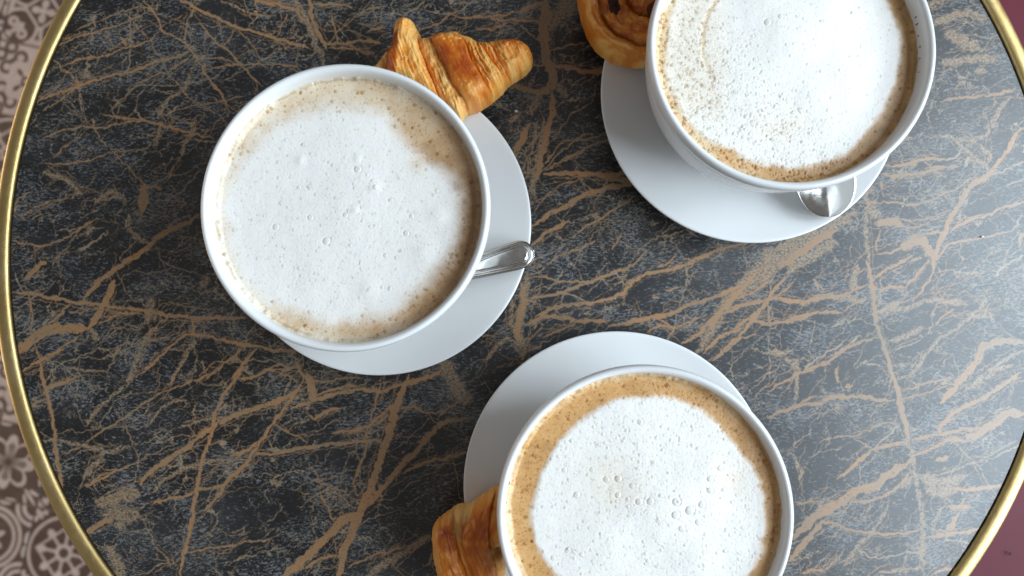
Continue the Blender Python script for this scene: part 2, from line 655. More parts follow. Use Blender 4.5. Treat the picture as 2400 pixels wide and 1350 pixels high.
39o 2452 -665 2380 -743 2317 -813 2263 -873
32g 2669 -665 2564 -700 2466 -769 2395 -813
11o 2048 -813 2162 -778 2267 -752 2337 -735
9o 2055 -856 2160 -830 2301 -778
27o 2702 -709 2569 -804 2507 -838 2383 -899 2304 -951 2250 -1019 2223 -1054
54o 2712 -933 2607 -942 2536 -1002 2448 -1054 2377 -1088
21o 2092 -1080 2188 -1058 2240 -1045 2345 -1028 2475 -1011
20o 2090 -1174 2186 -1131 2283 -1080 2334 -1080 2395 -1088
18g 2309 -1080 2367 -1140 2426 -1191 2467 -1242 2508 -1319 2541 -1370
23g 2680 -1079 2584 -1122 2513 -1165 2425 -1208 2338 -1242 2234 -1268 2130 -1285
9l 2688 -1105 2539 -1174
23o 2219 -1191 2288 -1170
54o 2080 -1191 2010 -1234 1940 -1277 1895 -1328 1817 -1345 1757 -1362 1704 -1414 1625 -1456 1564 -1490 1494 -1558 1441 -1609
18g 1714 -1345 1591 -1422 1530 -1490 1459 -1592
36o 1404 -1736 1483 -1651 1545 -1575 1598 -1516
23o 2075 -1088 1979 -1106 1892 -1131 1822 -1174 1768 -1226 1733 -1251 1680 -1294
13l 2025 -1002 1945 -1071 1874 -1140
11o 1581 -1097 1668 -1063 1773 -1058 1860 -1028 1939 -985 2017 -994
7l 1772 -1063 1858 -1114 1909 -1148
21o 1764 -1413 1868 -1405 1937 -1379 2007 -1337 2078 -1260
72g 2033 -1337 2086 -1285
18o 1589 -1524 1666 -1533 1743 -1566 1846 -1583 1932 -1592 2035 -1583 2121 -1566
21g 1859 -1422 1831 -1481 1787 -1541
36g 1953 -1430 1916 -1515 1854 -1592 1775 -1660 1704 -1753
23g 1706 -1668 1635 -1761 1583 -1795
11o 1445 -1418 1523 -1414 1609 -1418
89g 2130 -1277 2206 -1311 2293 -1311 2371 -1277
89g 2162 -1345 2248 -1362 2335 -1345
23o 2317 -1345 2447 -1345 2577 -1319
27o 2288 -1447 2392 -1438
30o 2330 -1481 2285 -1557
27g 2245 -1456 2182 -1541
23o 2155 -1608 2241 -1591 2353 -1579 2448 -1562
9l 2257 -1617 2394 -1634
30g 1892 -1795 2021 -1778 2133 -1769
18o 2192 -1803 2304 -1760
18o 1471 -1804 1532 -1778 1592 -1778
36g 1441 -1174 1491 -1260 1473 -1303
9l 1767 -1660 1843 -1710 1945 -1719 2032 -1685 2152 -1685
68o 87 1407 95 1314 79 1238 79 1177 86 1085 116 1009 131 932 101 872
83g 200 1407 177 1314 147 1276 94 1215
75g 230 1406 222 1299
30o 139 1016 221 1001 303 978 423 970
38o 333 978 438 985
18o -4 1016 79 1016
38o -101 887 -26 879 56 864 123 864
68g 146 894 191 856 213 841
75g 64 856 11 766 -19 735
45g -71 720 -101 705
38o 123 856 130 743 100 660 85 569 55 464 33 366
30g 48 705 26 592 -4 479 -12 374
38g 4 690 -41 599 -79 547
23g 78 720 63 584 40 479
11o 94 1100 199 1123 319 1153
6l 228 887 273 932 318 947
7l 123 599 197 675 235 735 347 803
11o 85 456 130 516 190 584 249 584 316 622 361 622
12o 92 419 197 486 271 524 376 576 450 584
27o -63 1330 -3 1353 80 1376
17o -101 1269 -26 1276 64 1268
11o -56 1253 -11 1200 49 1154
20o 1992 440 2063 440 2134 461 2191 475 2248 482 2332 468
29g 2148 461 2140 432
16o 2019 375 2090 386 2160 397 2231 404 2289 432 2359 439 2402 439
11o 2204 425 2296 439
10o 1963 390 2090 382
36g 2287 618 2351 611 2392 582 2426 546 2474 504 2515 461 2563 418
13l 2426 539 2396 496 2332 468
29o 2755 654 2710 596 2680 532 2628 468 2584 411 2533 368 2475 325
43g 2392 597 2477 582 2563 611 2578 654
43g 2518 554 2573 503 2565 461
10l 2762 460 2691 432 2633 403 2576 389
21l 2460 489 2437 446
9l 2759 368 2652 325
72g 2283 1242 2413 1307 2499 1307 2583 1278
107g 2353 1198 2458 1147 2528 1118
72g 2319 1024 2490 1045 2632 1045
72g 2516 980 2573 980
17o 2305 807 2398 829 2497 828 2640 850 2733 879
43g 2695 821 2637 763 2591 663 2548 649
43g 2214 1344 2287 1373 2373 1402
8o -972 1305 -929 1332 -875 1349 -822 1360
14g -822 1354 -848 1305 -842 1261
11o -714 1310 -671 1332 -628 1359 -596 1392
21g -928 1206 -874 1228 -831 1245
21o -970 1163 -906 1152 -841 1146
21o -969 1097 -905 1081
13o -638 1211 -563 1239 -498 1266 -445 1315 -391 1332
12o -445 1310 -380 1288 -300 1293 -219 1298 -139 1304 -58 1331 23 1364 82 1380
13o -380 1288 -273 1299 -165 1276 -58 1276 49 1265
14o -305 1227 -219 1216 -165 1238 -133 1260
5l -595 1337 -515 1315 -445 1315
25o -2713 -692 -2689 -785 -2661 -857 -2643 -938 -2624 -1030 -2618 -1081 -2610 -1162 -2586 -1264 -2573 -1355
32g -2685 -1081 -2612 -1086 -2509 -1101 -2426 -1122 -2312 -1142
15o -2673 -795 -2601 -785 -2551 -754 -2490 -723
17o -2831 -713 -2750 -662 -2669 -620 -2577 -579
13o -2722 -877 -2792 -938
11o -2579 -1162 -2477 -1122
32g -2674 -790 -2591 -775 -2541 -744
42g -2462 -1284 -2383 -1203 -2343 -1152
11o -2440 -1334 -2370 -1284 -2304 -1253
13o -2763 -898 -2671 -857
8o -2905 215 -2858 263 -2812 295
8l -2876 -152 -2850 -216 -2824 -263
10o -2567 -374 -2503 -382 -2441 -358
8o -2012 -406 -2074 -453 -2128 -508
6l -1817 -642 -1808 -696 -1783 -751
8o -1754 -657 -1831 -736
11o -2437 -216 -2398 -184"""


def vein_map():
    px = np.linspace(-HALF, HALF, TEX, dtype=np.float32) * 1e4      # 0.1 mm units
    X, Y = np.meshgrid(px, px)
    # ragged edges: the drawing is sampled through a rough warp
    w1 = (fbm(X / 26, Y / 26, 3, 4) - 0.5)
    w2 = (fbm(X / 26, Y / 26, 41, 4) - 0.5)
    X2 = X + w1 * 24
    Y2 = Y + w2 * 24
    fine = vnoise(X / 4.2, Y / 4.2, 5) * 0.6 + vnoise(X / 9, Y / 9, 6) * 0.4
    med = fbm(X / 20, Y / 20, 9, 3)
    A = np.zeros((TEX, TEX), np.float32)     # solid tan vein
    Gm = np.zeros((TEX, TEX), np.float32)    # grainy vein
    Hr = np.zeros((TEX, TEX), np.float32)    # hair cracks
    step = 2e4 * HALF / (TEX - 1)
    rng = np.random.default_rng(11)

    def stroke(pts, w, kind, taper=True):
        pts = np.asarray(pts, float)
        n = len(pts)
        seg = np.hypot(*np.diff(pts, axis=0).T)
        cum = np.concatenate([[0], np.cumsum(seg)]) / max(seg.sum(), 1e-6)
        for i in range(n - 1):
            (ax, ay), (bx, by) = pts[i], pts[i + 1]
            pad = w * 1.2 + 26
            i0 = int(max(0, (min(ax, bx) - pad + HALF * 1e4) / step))
            i1 = int(min(TEX, (max(ax, bx) + pad + HALF * 1e4) / step + 2))
            j0 = int(max(0, (min(ay, by) - pad + HALF * 1e4) / step))
            j1 = int(min(TEX, (max(ay, by) + pad + HALF * 1e4) / step + 2))
            if i0 >= i1 or j0 >= j1:
                continue
            sl = (slice(j0, j1), slice(i0, i1))
            xx, yy = X2[sl], Y2[sl]
            dx, dy = bx - ax, by - ay
            t = np.clip(((xx - ax) * dx + (yy - ay) * dy) / (dx * dx + dy * dy + 1e-6), 0, 1)
            d = np.hypot(xx - ax - t * dx, yy - ay - t * dy)
            s = cum[i] + (cum[i + 1] - cum[i]) * t
            tp = np.clip(np.minimum(s, 1 - s) * 6 + 0.35, 0, 1) if taper else 1.0
            hw = w * 0.5 * tp * (0.75 + 0.6 * (med[sl] - 0.3))
            v = np.clip((hw - d) / 2.2 + 0.5, 0, 1)
            if kind == 'o':
                v = v * np.clip(1.25 - 0.9 * (fine[sl] > 0.72), 0, 1)
                A[sl] = np.maximum(A[sl], v)
            elif kind == 'g':
                core = np.clip((hw * 1.15 - d) / (hw * 0.55 + 2), 0, 1)
                v = core * np.clip((fine[sl] - 0.64 + core * 0.36) / 0.14, 0, 1)
                Gm[sl] = np.maximum(Gm[sl], v)
            else:
                Hr[sl] = np.maximum(Hr[sl], v * 0.9)

    def wander(p, ang, length, w, kind, wob=0.35, seglen=26.0, depth=0):
        pts = [p]
        a = ang
        for _ in range(int(length / seglen)):
            a = ang + 0.75 * (a - ang) + rng.normal(0, wob)
            p = (p[0] + seglen * math.cos(a), p[1] + seglen * math.sin(a))
            pts.append(p)
        if len(pts) > 2:
            stroke(pts, w, kind)
            if depth > 0:
                for _ in range(depth):
                    k = rng.integers(1, len(pts) - 1)
                    wander(pts[k], ang + rng.choice([-1, 1]) * rng.uniform(0.3, 0.9), length * rng.uniform(0.25, 0.5), max(2.0, w * 0.6), kind, wob, seglen * 0.8)

    def jag(pts, rough):
        out = [pts[0]]
        for a, b in zip(pts[:-1], pts[1:]):
            a, b = np.array(a, float), np.array(b, float)
            L = np.hypot(*(b - a))
            n = max(1, int(L / 28))
            nrm = np.array([-(b - a)[1], (b - a)[0]]) / max(L, 1e-6)
            for k in range(1, n):
                out.append(tuple(a + (b - a) * k / n + nrm * rng.normal(0, rough)))
            out.append(tuple(b))
        return out

    for ln in VEINS.strip().splitlines():
        head, *nums = ln.split()
        w, kind = float(head[:-1]), head[-1]
        v = [int(q) for q in nums]
        pts = list(zip(v[0::2], v[1::2]))
        pts = jag(pts, min(4.5, 1.5 + w * 0.05))
        stroke(pts, max(w * 0.95, 5.0), kind)
        # hair veins running beside and off the traced ones
        if kind != 'l' and len(pts) > 3:
            for _ in range(int(len(pts) * 0.22) + 1):
                k = rng.integers(0, len(pts) - 1)
                a = math.atan2(pts[k + 1][1] - pts[k][1], pts[k + 1][0] - pts[k][0])
                if rng.random() < 0.5:
                    a += math.pi
                wander(pts[k], a + rng.choice([-1, 1]) * rng.uniform(0.15, 0.8), rng.uniform(60, 240), rng.uniform(2.0, 4.0), 'o' if rng.random() < 0.4 else 'l', 0.3, 18)
            if w > 14 and rng.random() < 0.6:
                off = w * 0.6 + rng.uniform(4, 12)
                q = np.array(pts)
                a = math.atan2(q[-1][1] - q[0][1], q[-1][0] - q[0][0])
                q = q + np.array([-math.sin(a), math.cos(a)]) * off * rng.choice([-1, 1])
                stroke(jag([tuple(z) for z in q[1:-1]], 4) if len(q) > 4 else q, rng.uniform(2, 4.5), 'o')
    # the faint hair network between them, mostly rising to the right
    for _ in range(560):
        r, t = 2900 * math.sqrt(rng.random()), rng.uniform(0, 2 * math.pi)
        ang = rng.normal(0.55, 0.30) if rng.random() < 0.78 else rng.normal(-1.1, 0.4)
        wander((r * math.cos(t), r * math.sin(t)), ang, rng.uniform(120, 520), rng.uniform(2.6, 5.2), 'l' if rng.random() < 0.6 else 'o', 0.28, 22, depth=1 if rng.random() < 0.4 else 0)
    # a connected web of hair cracks: edges of long jittered cells lying along the grain
    def web(ang, cl, cw, width, seed):
        ca, sa = math.cos(ang), math.sin(ang)
        U = ((X2 + w2 * 60) * ca + (Y2 + w1 * 60) * sa) / cl
        W = (-(X2 + w2 * 60) * sa + (Y2 + w1 * 60) * ca) / cw
        ui, wi = np.floor(U).astype(np.int32), np.floor(W).astype(np.int32)
        tab = np.random.default_rng(seed).random((256, 256, 2)).astype(np.float32)
        f1 = np.full(X.shape, 9., np.float32)
        f2 = np.full(X.shape, 9., np.float32)
        for a in (-1, 0, 1):
            for b in (-1, 0, 1):
                j = tab[(ui + a) & 255, (wi + b) & 255]
                d = np.hypot(U - (ui + a + j[..., 0]), W - (wi + b + j[..., 1])).astype(np.float32)
                f2 = np.minimum(f2, np.maximum(f1, d))
                f1 = np.minimum(f1, d)
        return np.clip((width - (f2 - f1)) / (width * .6) , 0, 1)
    d1 = fbm(X / 300, Y / 300, 201, 4)
    d2 = fbm(X / 210, Y / 210, 231, 4)
    Hr = np.maximum(Hr, web(0.52, 330, 105, 0.030, 5) * sstep(.46, .58, d1) * .9)
    Hr = np.maximum(Hr, web(0.40, 190, 70, 0.034, 6) * sstep(.51, .62, d2) * 0.8)
    Hr = np.maximum(Hr, web(-1.05, 420, 160, 0.020, 8) * sstep(.52, .62, 1 - d1) * 0.7)
    return gen_image('stone_vein_map', np.stack([A, Gm, Hr], -1))


def make_stone():
    m, N, L, b = mat('veined_dark_stone')
    tc = N.new('ShaderNodeTexCoord')
    P = tc.outputs['Object']
    im = N.new('ShaderNodeTexImage')
    im.image = vein_map()
    im.interpolation = 'Cubic'
    im.extension = 'EXTEND'
    L.new(mapped(N, L, P, (1 / (2 * HALF),) * 3, loc=(0.5, 0.5, 0)), im.inputs['Vector'])
    sep = N.new('ShaderNodeSeparateColor')
    L.new(im.outputs[0], sep.inputs[0])
    A, Gr, Hc = sep.outputs[0], sep.outputs[1], sep.outputs[2]
    H = noise_node(N, L, mapped(N, L, P, loc=(4, 2, 7)), 24, 3).outputs[0]
    # fibres: short streaks, bent by a slow warp
    warp = noise_node(N, L, P, 22, 2)
    wv = N.new('ShaderNodeVectorMath')
    wv.operation = 'MULTIPLY_ADD'
    L.new(warp.outputs['Color'], wv.inputs[0])
    wv.inputs[1].default_value = (0.02, 0.02, 0)
    L.new(P, wv.inputs[2])
    f1 = noise_node(N, L, mapped(N, L, wv.outputs[0], (400, 1050, 1), (0, 0, -0.42)), 1.0, 3, 0.6, 0.6)
    f2 = noise_node(N, L, mapped(N, L, wv.outputs[0], (760, 1300, 1), (0, 0, -0.1)), 1.0, 2, 0.6, 1.2)
    dens = noise_node(N, L, mapped(N, L, P, (1, 1.6, 1), (0, 0, -0.5)), 26, 4, 0.6)
    dm = ramp(N, L, dens.outputs[0], [(0.38, (0.0,) * 3), (0.62, (1,) * 3)])
    fb = mth(N, L, 'ADD', mth(N, L, 'MULTIPLY', f1.outputs[0], 0.62), mth(N, L, 'MULTIPLY', f2.outputs[0], 0.38))
    fb = mth(N, L, 'ADD', fb, mth(N, L, 'MULTIPLY', dm, 0.12))
    fib = ramp(N, L, fb, [(0.565, (0.0,) * 3), (0.615, (0.28,) * 3), (0.675, (1,) * 3)])
    tint = noise_node(N, L, P, 9, 3)
    base = ramp(N, L, tint.outputs[0], [(0.35, (0.0055, 0.0048, 0.0043)), (0.65, (0.0058, 0.0066, 0.0090))])
    light = ramp(N, L, tint.outputs[0], [(0.35, (0.170, 0.158, 0.140)), (0.65, (0.155, 0.163, 0.176))])
    stone = mixc(N, L, fib, base, light)
    cloud = noise_node(N, L, P, 14, 5, 0.6, 0.8)
    stone = mixc(N, L, ramp(N, L, cloud.outputs[0], [(0.48, (0,) * 3), (0.72, (0.22,) * 3)]), stone, (0.085, 0.090, 0.100))
    # veins
    spk = noise_node(N, L, mapped(N, L, P, (700, 1000, 1), (0, 0, -0.4)), 1.0, 3, 0.65)
    tan = ramp(N, L, H, [(0.30, (0.255, 0.165, 0.092)), (0.52, (0.325, 0.180, 0.084)), (0.70, (0.375, 0.185, 0.074))])
    tan = mixc(N, L, ramp(N, L, spk.outputs[0], [(0.5, (0,) * 3), (0.75, (0.4,) * 3)]), tan, (0.10, 0.075, 0.052))
    gcol = ramp(N, L, H, [(0.30, (0.210, 0.150, 0.088)), (0.65, (0.280, 0.168, 0.084))])
    gcol = mixc(N, L, ramp(N, L, spk.outputs[0], [(0.50, (0,) * 3), (0.62, (0.75,) * 3)]), gcol, (0.33, 0.29, 0.235))
    gcol = mixc(N, L, ramp(N, L, spk.outputs[0], [(0.36, (0.8,) * 3), (0.47, (0,) * 3)]), gcol, (0.05, 0.035, 0.022))
    hcol = ramp(N, L, H, [(0.35, (0.300, 0.235, 0.165)), (0.65, (0.370, 0.245, 0.140))])
    c = mixc(N, L, Hc, stone, hcol)
    c = mixc(N, L, Gr, c, gcol)
    c = mixc(N, L, A, c, tan)
    # pale mineral specks
    vo = N.new('ShaderNodeTexVoronoi')
    vo.inputs['Scale'].default_value = 190
    L.new(P, vo.inputs['Vector'])
    sp = ramp(N, L, vo.outputs['Distance'], [(0.075, (1,) * 3), (0.11, (0,) * 3)])
    gate = noise_node(N, L, P, 60, 2)
    sp = mth(N, L, 'MULTIPLY', sp, ramp(N, L, gate.outputs[0], [(0.56, (0,) * 3), (0.62, (0.8,) * 3)]))
    c = mixc(N, L, sp, c, (0.32, 0.30, 0.27))
    L.new(c, b.inputs['Base Color'])
    b.inputs['IOR'].default_value = 1.72
    rr = ramp(N, L, spk.outputs[0], [(0.3, (0.30,) * 3), (0.7, (0.40,) * 3)])
    L.new(rr, b.inputs['Roughness'])
    bump(N, L, mth(N, L, 'ADD', fb, mth(N, L, 'MULTIPLY', A, 0.15)), 0.10, 0.0006, b)
    return m


def disc_mesh(name, r, z0, z1, n=256):
    me = lathe(name, [(0, z1 * 1000), (r * 1000 - 0.4, z1 * 1000), (r * 1000, z1 * 1000 - 0.4), (r * 1000, z0 * 1000), (0, z0 * 1000)], n)
    me.polygons.foreach_set('use_smooth', np.zeros(len(me.polygons), bool))
    return me


table = thing('cafe_table', 'round cafe table with a dark veined stone top and a brass edge', 'table', (0, 0, -0.03))
off = (0, 0, 0.03)
obj('tabletop', disc_mesh('tabletop', 0.2900, -0.026, 0.0), make_stone(), table, off)
obj('edge_seam', lathe('edge_seam', [(290.05, -1.4), (291.2, -1.0), (291.2, -8), (290.05, -8)], 256, close=True),
    plain('black_seam', (0.012, 0.010, 0.008), 0.6, nscale=300, namp=0.6, bstr=0.4), table, off)
rim_prof = [(291.0, -26)] + [(295.1 - 4.3 * math.cos(a), -1.0 + 3.0 * math.sin(a) ** 0.75) for a in np.linspace(0, math.pi, 25)] + [(299.4, -26), (298.4, -27)]
obj('brass_rim', lathe('brass_rim', rim_prof, 320, close=True), BRASS, table, off)

# ------------------------------------------------------------------ floor: patterned cement tiles
TS, TANG = 0.1168, math.radians(12)
FLOOR_Z = -0.735
CROSS = (-0.7448, -0.3236)


def tile_art():
    n = 224
    q = np.linspace(-1, 1, n)
    x, y = np.meshgrid(q, q)
    r, th = np.hypot(x, y), np.arctan2(y, x)
    ax, ay = np.abs(x), np.abs(y)
    e = 0.02

    def disc(cx, cy, rad):
        return sstep(e, -e, np.hypot(x - cx, y - cy) - rad)

    def ring(cx, cy, rad, w):
        return sstep(e, -e, np.abs(np.hypot(x - cx, y - cy) - rad) - w)

    def adisc(cx, cy, rx, ry, a=0.0):     # folded into one quadrant, ellipse turned by a
        X, Y = ax - cx, ay - cy
        u, v = X * math.cos(a) + Y * math.sin(a), -X * math.sin(a) + Y * math.cos(a)
        return sstep(0.05, -0.05, np.hypot(u / rx, v / ry) - 1)

    def aring(cx, cy, rad, w):
        return sstep(e, -e, np.abs(np.hypot(ax - cx, ay - cy) - rad) - w)
    mx = np.maximum
    # quatrefoil in a lozenge, a lily in every corner
    dia = np.abs(ax + ay - 0.52)
    a0 = mx(sstep(e, -e, dia - 0.05), adisc(0.21, 0, .13, .10))
    a0 = mx(a0, mx(adisc(0, 0.21, .10, .13), disc(0, 0, .10)))
    out = sstep(-e, e, ax + ay - 0.57)
    lily = mx(adisc(.60, .60, .24, .075, math.pi / 4), mx(aring(.44, .74, .10, .05), aring(.74, .44, .10, .05)))
    lily = mx(lily, mx(adisc(.80, .80, .11, .07, -math.pi / 4), adisc(.52, .52, .14, .06, -math.pi / 4)))
    arc = aring(.56, .56, .50, .045) * out
    a0 = mx(a0, mx(lily * out, arc))
    a0 = mx(a0, mx(adisc(.94, .05, .12, .2), adisc(.05, .94, .2, .12)))
    # scrolls on a pale ground
    dark = mx(aring(.30, .62, .15, .05) * (ay > .52), aring(.62, .30, .15, .05) * (ax > .52))
    dark = mx(dark, mx(adisc(.5, .5, .07, .07), sstep(e, -e, mx(ax, ay) - .14) * (1 - adisc(.0, .0, .07, .07))))
    dark = mx(dark, mx(aring(.86, .62, .14, .05), aring(.62, .86, .14, .05)))
    dark = mx(dark, adisc(.22, .22, .12, .06, math.pi / 4))
    a1 = 1 - dark
    # four-petalled flower with branches to the corners
    fl = (np.cos(2 * th) ** 2) * 0.62
    a2 = sstep(e, -e, r - fl - 0.10)
    core = sstep(e, -e, r - np.abs(np.cos(2 * th)) ** 1.4 * 0.50)
    a2 = a2 * (1 - 0.75 * core)
    p2 = sstep(e, -e, np.abs(r - (np.abs(np.sin(2 * th)) ** 1.1) * 0.70) - 0.06) * (r > .2)
    a2 = mx(a2, p2)
    a2 = np.minimum(a2, 1 - disc(0, 0, .12))
    br = mx(adisc(.78, .78, .26, .045, math.pi / 4), mx(adisc(.66, .86, .14, .045, 1.2), adisc(.86, .66, .14, .045, .37)))
    a2 = mx(a2, mx(br, mx(adisc(.97, .30, .06, .16), adisc(.30, .97, .16, .06))))
    # rings
    a3 = mx(ring(0, 0, .80, .05), ring(0, 0, .64, .045))
    a3 = mx(a3, sstep(e, -e, r - .30 - .12 * np.cos(6 * th)) * (1 - disc(0, 0, .12)))
    a3 = mx(a3, mx(aring(1.0, 1.0, .48, .05), aring(1.0, 1.0, .30, .05)))
    a3 = mx(a3, mx(adisc(.97, .18, .07, .16), adisc(.18, .97, .16, .07)))
    # eight-spoked star in a circle
    sp = np.abs(np.sin(4 * th)) * r / 4
    a4 = sstep(e, -e, sp - 0.035) * (r < .60) * (r > .17)
    a4 = mx(a4, mx(ring(0, 0, .18, .05), ring(0, 0, .93, .04)))
    bud = np.hypot((r - .60) / .13, (np.mod(th + math.pi / 8, math.pi / 4) - math.pi / 8) * r / .10)
    a4 = mx(a4, sstep(.08, -.08, bud - 1))
    a4 = mx(a4, sstep(e, -e, np.abs(mx(np.abs(x + y), np.abs(x - y)) / 1.414 - .52) - .03))
    a4 = mx(a4, mx(adisc(.86, .86, .15, .07, math.pi / 4), mx(adisc(.72, .92, .08, .06), adisc(.92, .72, .06, .08))))
    arts = [a0, a1, a2, a3, a4]
    out = []
    for k, a in enumerate(arts):
        wear = fbm(x * 6 + 9 * k, y * 6, 50 + k, 4)
        out.append(np.clip(a * (0.80 + 0.3 * wear), 0, 1))
    return out


def tile_material(k, art):
    m, N, L, b = mat('cement_tile_print_%d' % k)
    im = N.new('ShaderNodeTexImage')
    im.image = gen_image('tile_print_%d' % k, np.repeat(art[..., None], 3, -1).astype(np.float32))
    im.extension = 'EXTEND'
    tc = N.new('ShaderNodeTexCoord')
    L.new(mapped(N, L, tc.outputs['Object'], (1 / TS, 1 / TS, 1), loc=(0.5, 0.5, 0)), im.inputs['Vector'])
    n = noise_node(N, L, tc.outputs['Object'], 45, 5, 0.65)
    dark = ramp(N, L, n.outputs[0], [(0.3, (0.080, 0.044, 0.030)), (0.7, (0.125, 0.077, 0.058))])
    lite = ramp(N, L, n.outputs[0], [(0.3, (0.50, 0.385, 0.33)), (0.7, (0.62, 0.49, 0.43))])
    L.new(mixc(N, L, im.outputs[0], dark, lite), b.inputs['Base Color'])
    b.inputs['Roughness'].default_value = 0.55
    bump(N, L, n.outputs[0], 0.15, 0.0006, b)
    return m


GROUT = plain('tile_grout', (0.20, 0.13, 0.10), 0.9, nscale=60, namp=0.3)
gp = np.array([(-2.5, -2.0, 0), (1.8, -2.0, 0), (1.8, 2.0, 0), (-2.5, 2.0, 0)], float)
floor = obj('floor', mesh_np('floor', gp, np.array([[0, 1, 2, 3]]), False), GROUT, None, (0, 0, FLOOR_Z - 0.0018))
floor['kind'] = 'structure'


def tile_mesh(k, m):
    h, bv = TS / 2 - 0.0014, 0.0012
    V, F = [], []
    for s, z in ((h, -0.006), (h, 0.0005), (h - bv, 0.0018)):
        V += [(-s, -s, z), (s, -s, z), (s, s, z), (-s, s, z)]
    for a in (0, 4):
        for i in range(4):
            j = (i + 1) % 4
            F.append((a + i, a + j, a + 4 + j, a + 4 + i))
    F.append((8, 9, 10, 11))
    me = mesh_np('floor_tile_%d' % k, np.array(V), np.array(F), False)
    me.materials.append(m)
    return me


ARTS = tile_art()
TM = [tile_mesh(k, tile_material(k, a)) for k, a in enumerate(ARTS)]
fixed = {(-2, 6): 0, (-2, 5): 1, (-1, 0): 2, (-1, -1): 3, (0, -1): 4, (-2, 4): 4, (-2, 0): 1, (-2, -1): 0, (0, 0): 0, (-1, 1): 1, (-2, 1): 4,
         (-1, 6): 3, (-1, 5): 2, (0, -2): 1, (-1, -2): 2, (1, -2): 3, (-3, 6): 3, (-1, 7): 4}
ux, uy = (math.cos(TANG), -math.sin(TANG)), (math.sin(TANG), math.cos(TANG))
for i in range(-5, 4):
    for j in range(-4, 9):
        k = fixed.get((i, j), int(RNG.integers(0, 5)))
        o = obj('floor_tile', TM[k], None, floor)
        a, b_ = (i + .5) * TS, (j + .5) * TS
        o.location = (CROSS[0] + a * ux[0] + b_ * uy[0], CROSS[1] + a * ux[1] + b_ * uy[1], float(RNG.normal(0, 0.0002)))
        o.rotation_euler = (float(RNG.normal(0, .002)), float(RNG.normal(0, .002)), -TANG + float(RNG.integers(0, 4)) * math.pi / 2 + float(RNG.normal(0, .004)))

# ------------------------------------------------------------------ maroon bench seat at the right
bench = thing('bench_seat', 'smooth maroon padded seat beyond the right-hand brass edge of the table', 'seat', (0.78, 0.0, -0.42))


def cushion():
    sx, sy, h, rad = 0.42, 0.75, 0.15, 0.03
    prof = [(0, 0)] + [(rad * (1 - math.cos(t)) * -1, h - rad + rad * math.sin(t)) for t in np.linspace(0, math.pi / 2, 8)]
    V, F = [], []
    ncr = 6
    out = []
    for cx, cy, a0 in ((1, 1, 0), (-1, 1, 90), (-1, -1, 180), (1, -1, 270)):
        for t in np.linspace(0, 90, ncr):
            a = math.radians(a0 + t)
            out.append((cx * (sx - .05) + .05 * math.cos(a), cy * (sy - .05) + .05 * math.sin(a), math.cos(a), math.sin(a)))
    n = len(out)
    for off_, z in prof:
        V += [(x + nx * off_, y + ny * off_, z) for x, y, nx, ny in out]
    for k in range(len(prof) - 1):
        for i in range(n):
            j = (i + 1) % n
            F.append((k * n + i, k * n + j, (k + 1) * n + j, (k + 1) * n + i))
    c = len(V)
    V.append((0, 0, h + 0.004))
    T = [((len(prof) - 1) * n + i, (len(prof) - 1) * n + (i + 1) % n, c) for i in range(n)]
    me = mesh_np('cushion', np.array(V), [np.array(F), np.array(T)])
    sm = np.ones(len(me.polygons), bool)
    sm[len(F):] = False
    me.polygons.foreach_set('use_smooth', sm)
    return me


VINYL = plain('maroon_vinyl', (0.120, 0.016, 0.028), 0.5, nscale=14, namp=0.10, bstr=0.05, spec=0.2)
obj('cushion', cushion(), VINYL, bench)

# ------------------------------------------------------------------ saucers and cups
SAUCER = smooth_prof([(0, 5.0), (31, 5.0), (36, 5.6), (46, 8.8), (60, 14.0), (72, 18.6), (77.5, 20.7), (79.3, 21.2), (80.0, 20.7), (79.6, 19.6), (76, 17.6), (64, 12.4), (48, 5.2), (42, 1.6), (40.5, 0.2), (36, 0.2), (34.5, 2.0), (0, 2.0)], 4)
CUP = smooth_prof([(0, 6.4), (24, 6.4), (25.5, 5.3), (28, 5.3), (29, 7), (30, 9.5), (36, 14), (45, 24), (54.5, 40), (59.6, 56), (62.0, 70), (62.7, 76.5), (62.75, 78.2), (63.3, 79.2), (63.9, 82.2), (64.0, 85.2), (63.6, 87.0), (62.6, 87.8), (61.4, 87.5), (60.5, 86), (60.0, 83), (59.3, 76), (57.2, 62), (52.5, 44), (43, 26), (30, 14.5), (0, 12.0)], 4)
ME_S = lathe('saucer', SAUCER, 160)
ME_C = lathe('coffee_cup', CUP, 192)
SPOT = [(-0.0799, 0.0087), (0.1175, 0.0784), (0.0448, -0.1283)]
CSPOT = [(-0.0832, 0.0071), (0.1146, 0.0782), (0.0476, -0.1263)]
SL = ['white saucer under the left cup, with a spoon handle on its right edge',
      'white saucer under the upper right cup, with the bowl of a spoon on it',
      'white saucer under the lower cup, at the bottom edge, without a spoon']
CL = ['large white round cup at the left, beside the croissant',
      'large white round cup at the upper right, beside the raisin swirl pastry',
      'large white round cup at the bottom, whose foam has the widest tan ring']
CUPS = []
for k in range(3):
    tag(obj('saucer', ME_S, PORC, None, (*SPOT[k], 0.0)), SL[k], 'saucer', 'white saucers under the cups')
    CUPS.append(tag(obj('coffee_cup', ME_C, PORC, None, (*CSPOT[k], 0.0)), CL[k], 'cup', 'white cups of milky coffee'))


STAIN = plain('dried_coffee', (0.10, 0.045, 0.02), 0.5, nscale=900, namp=0.5)


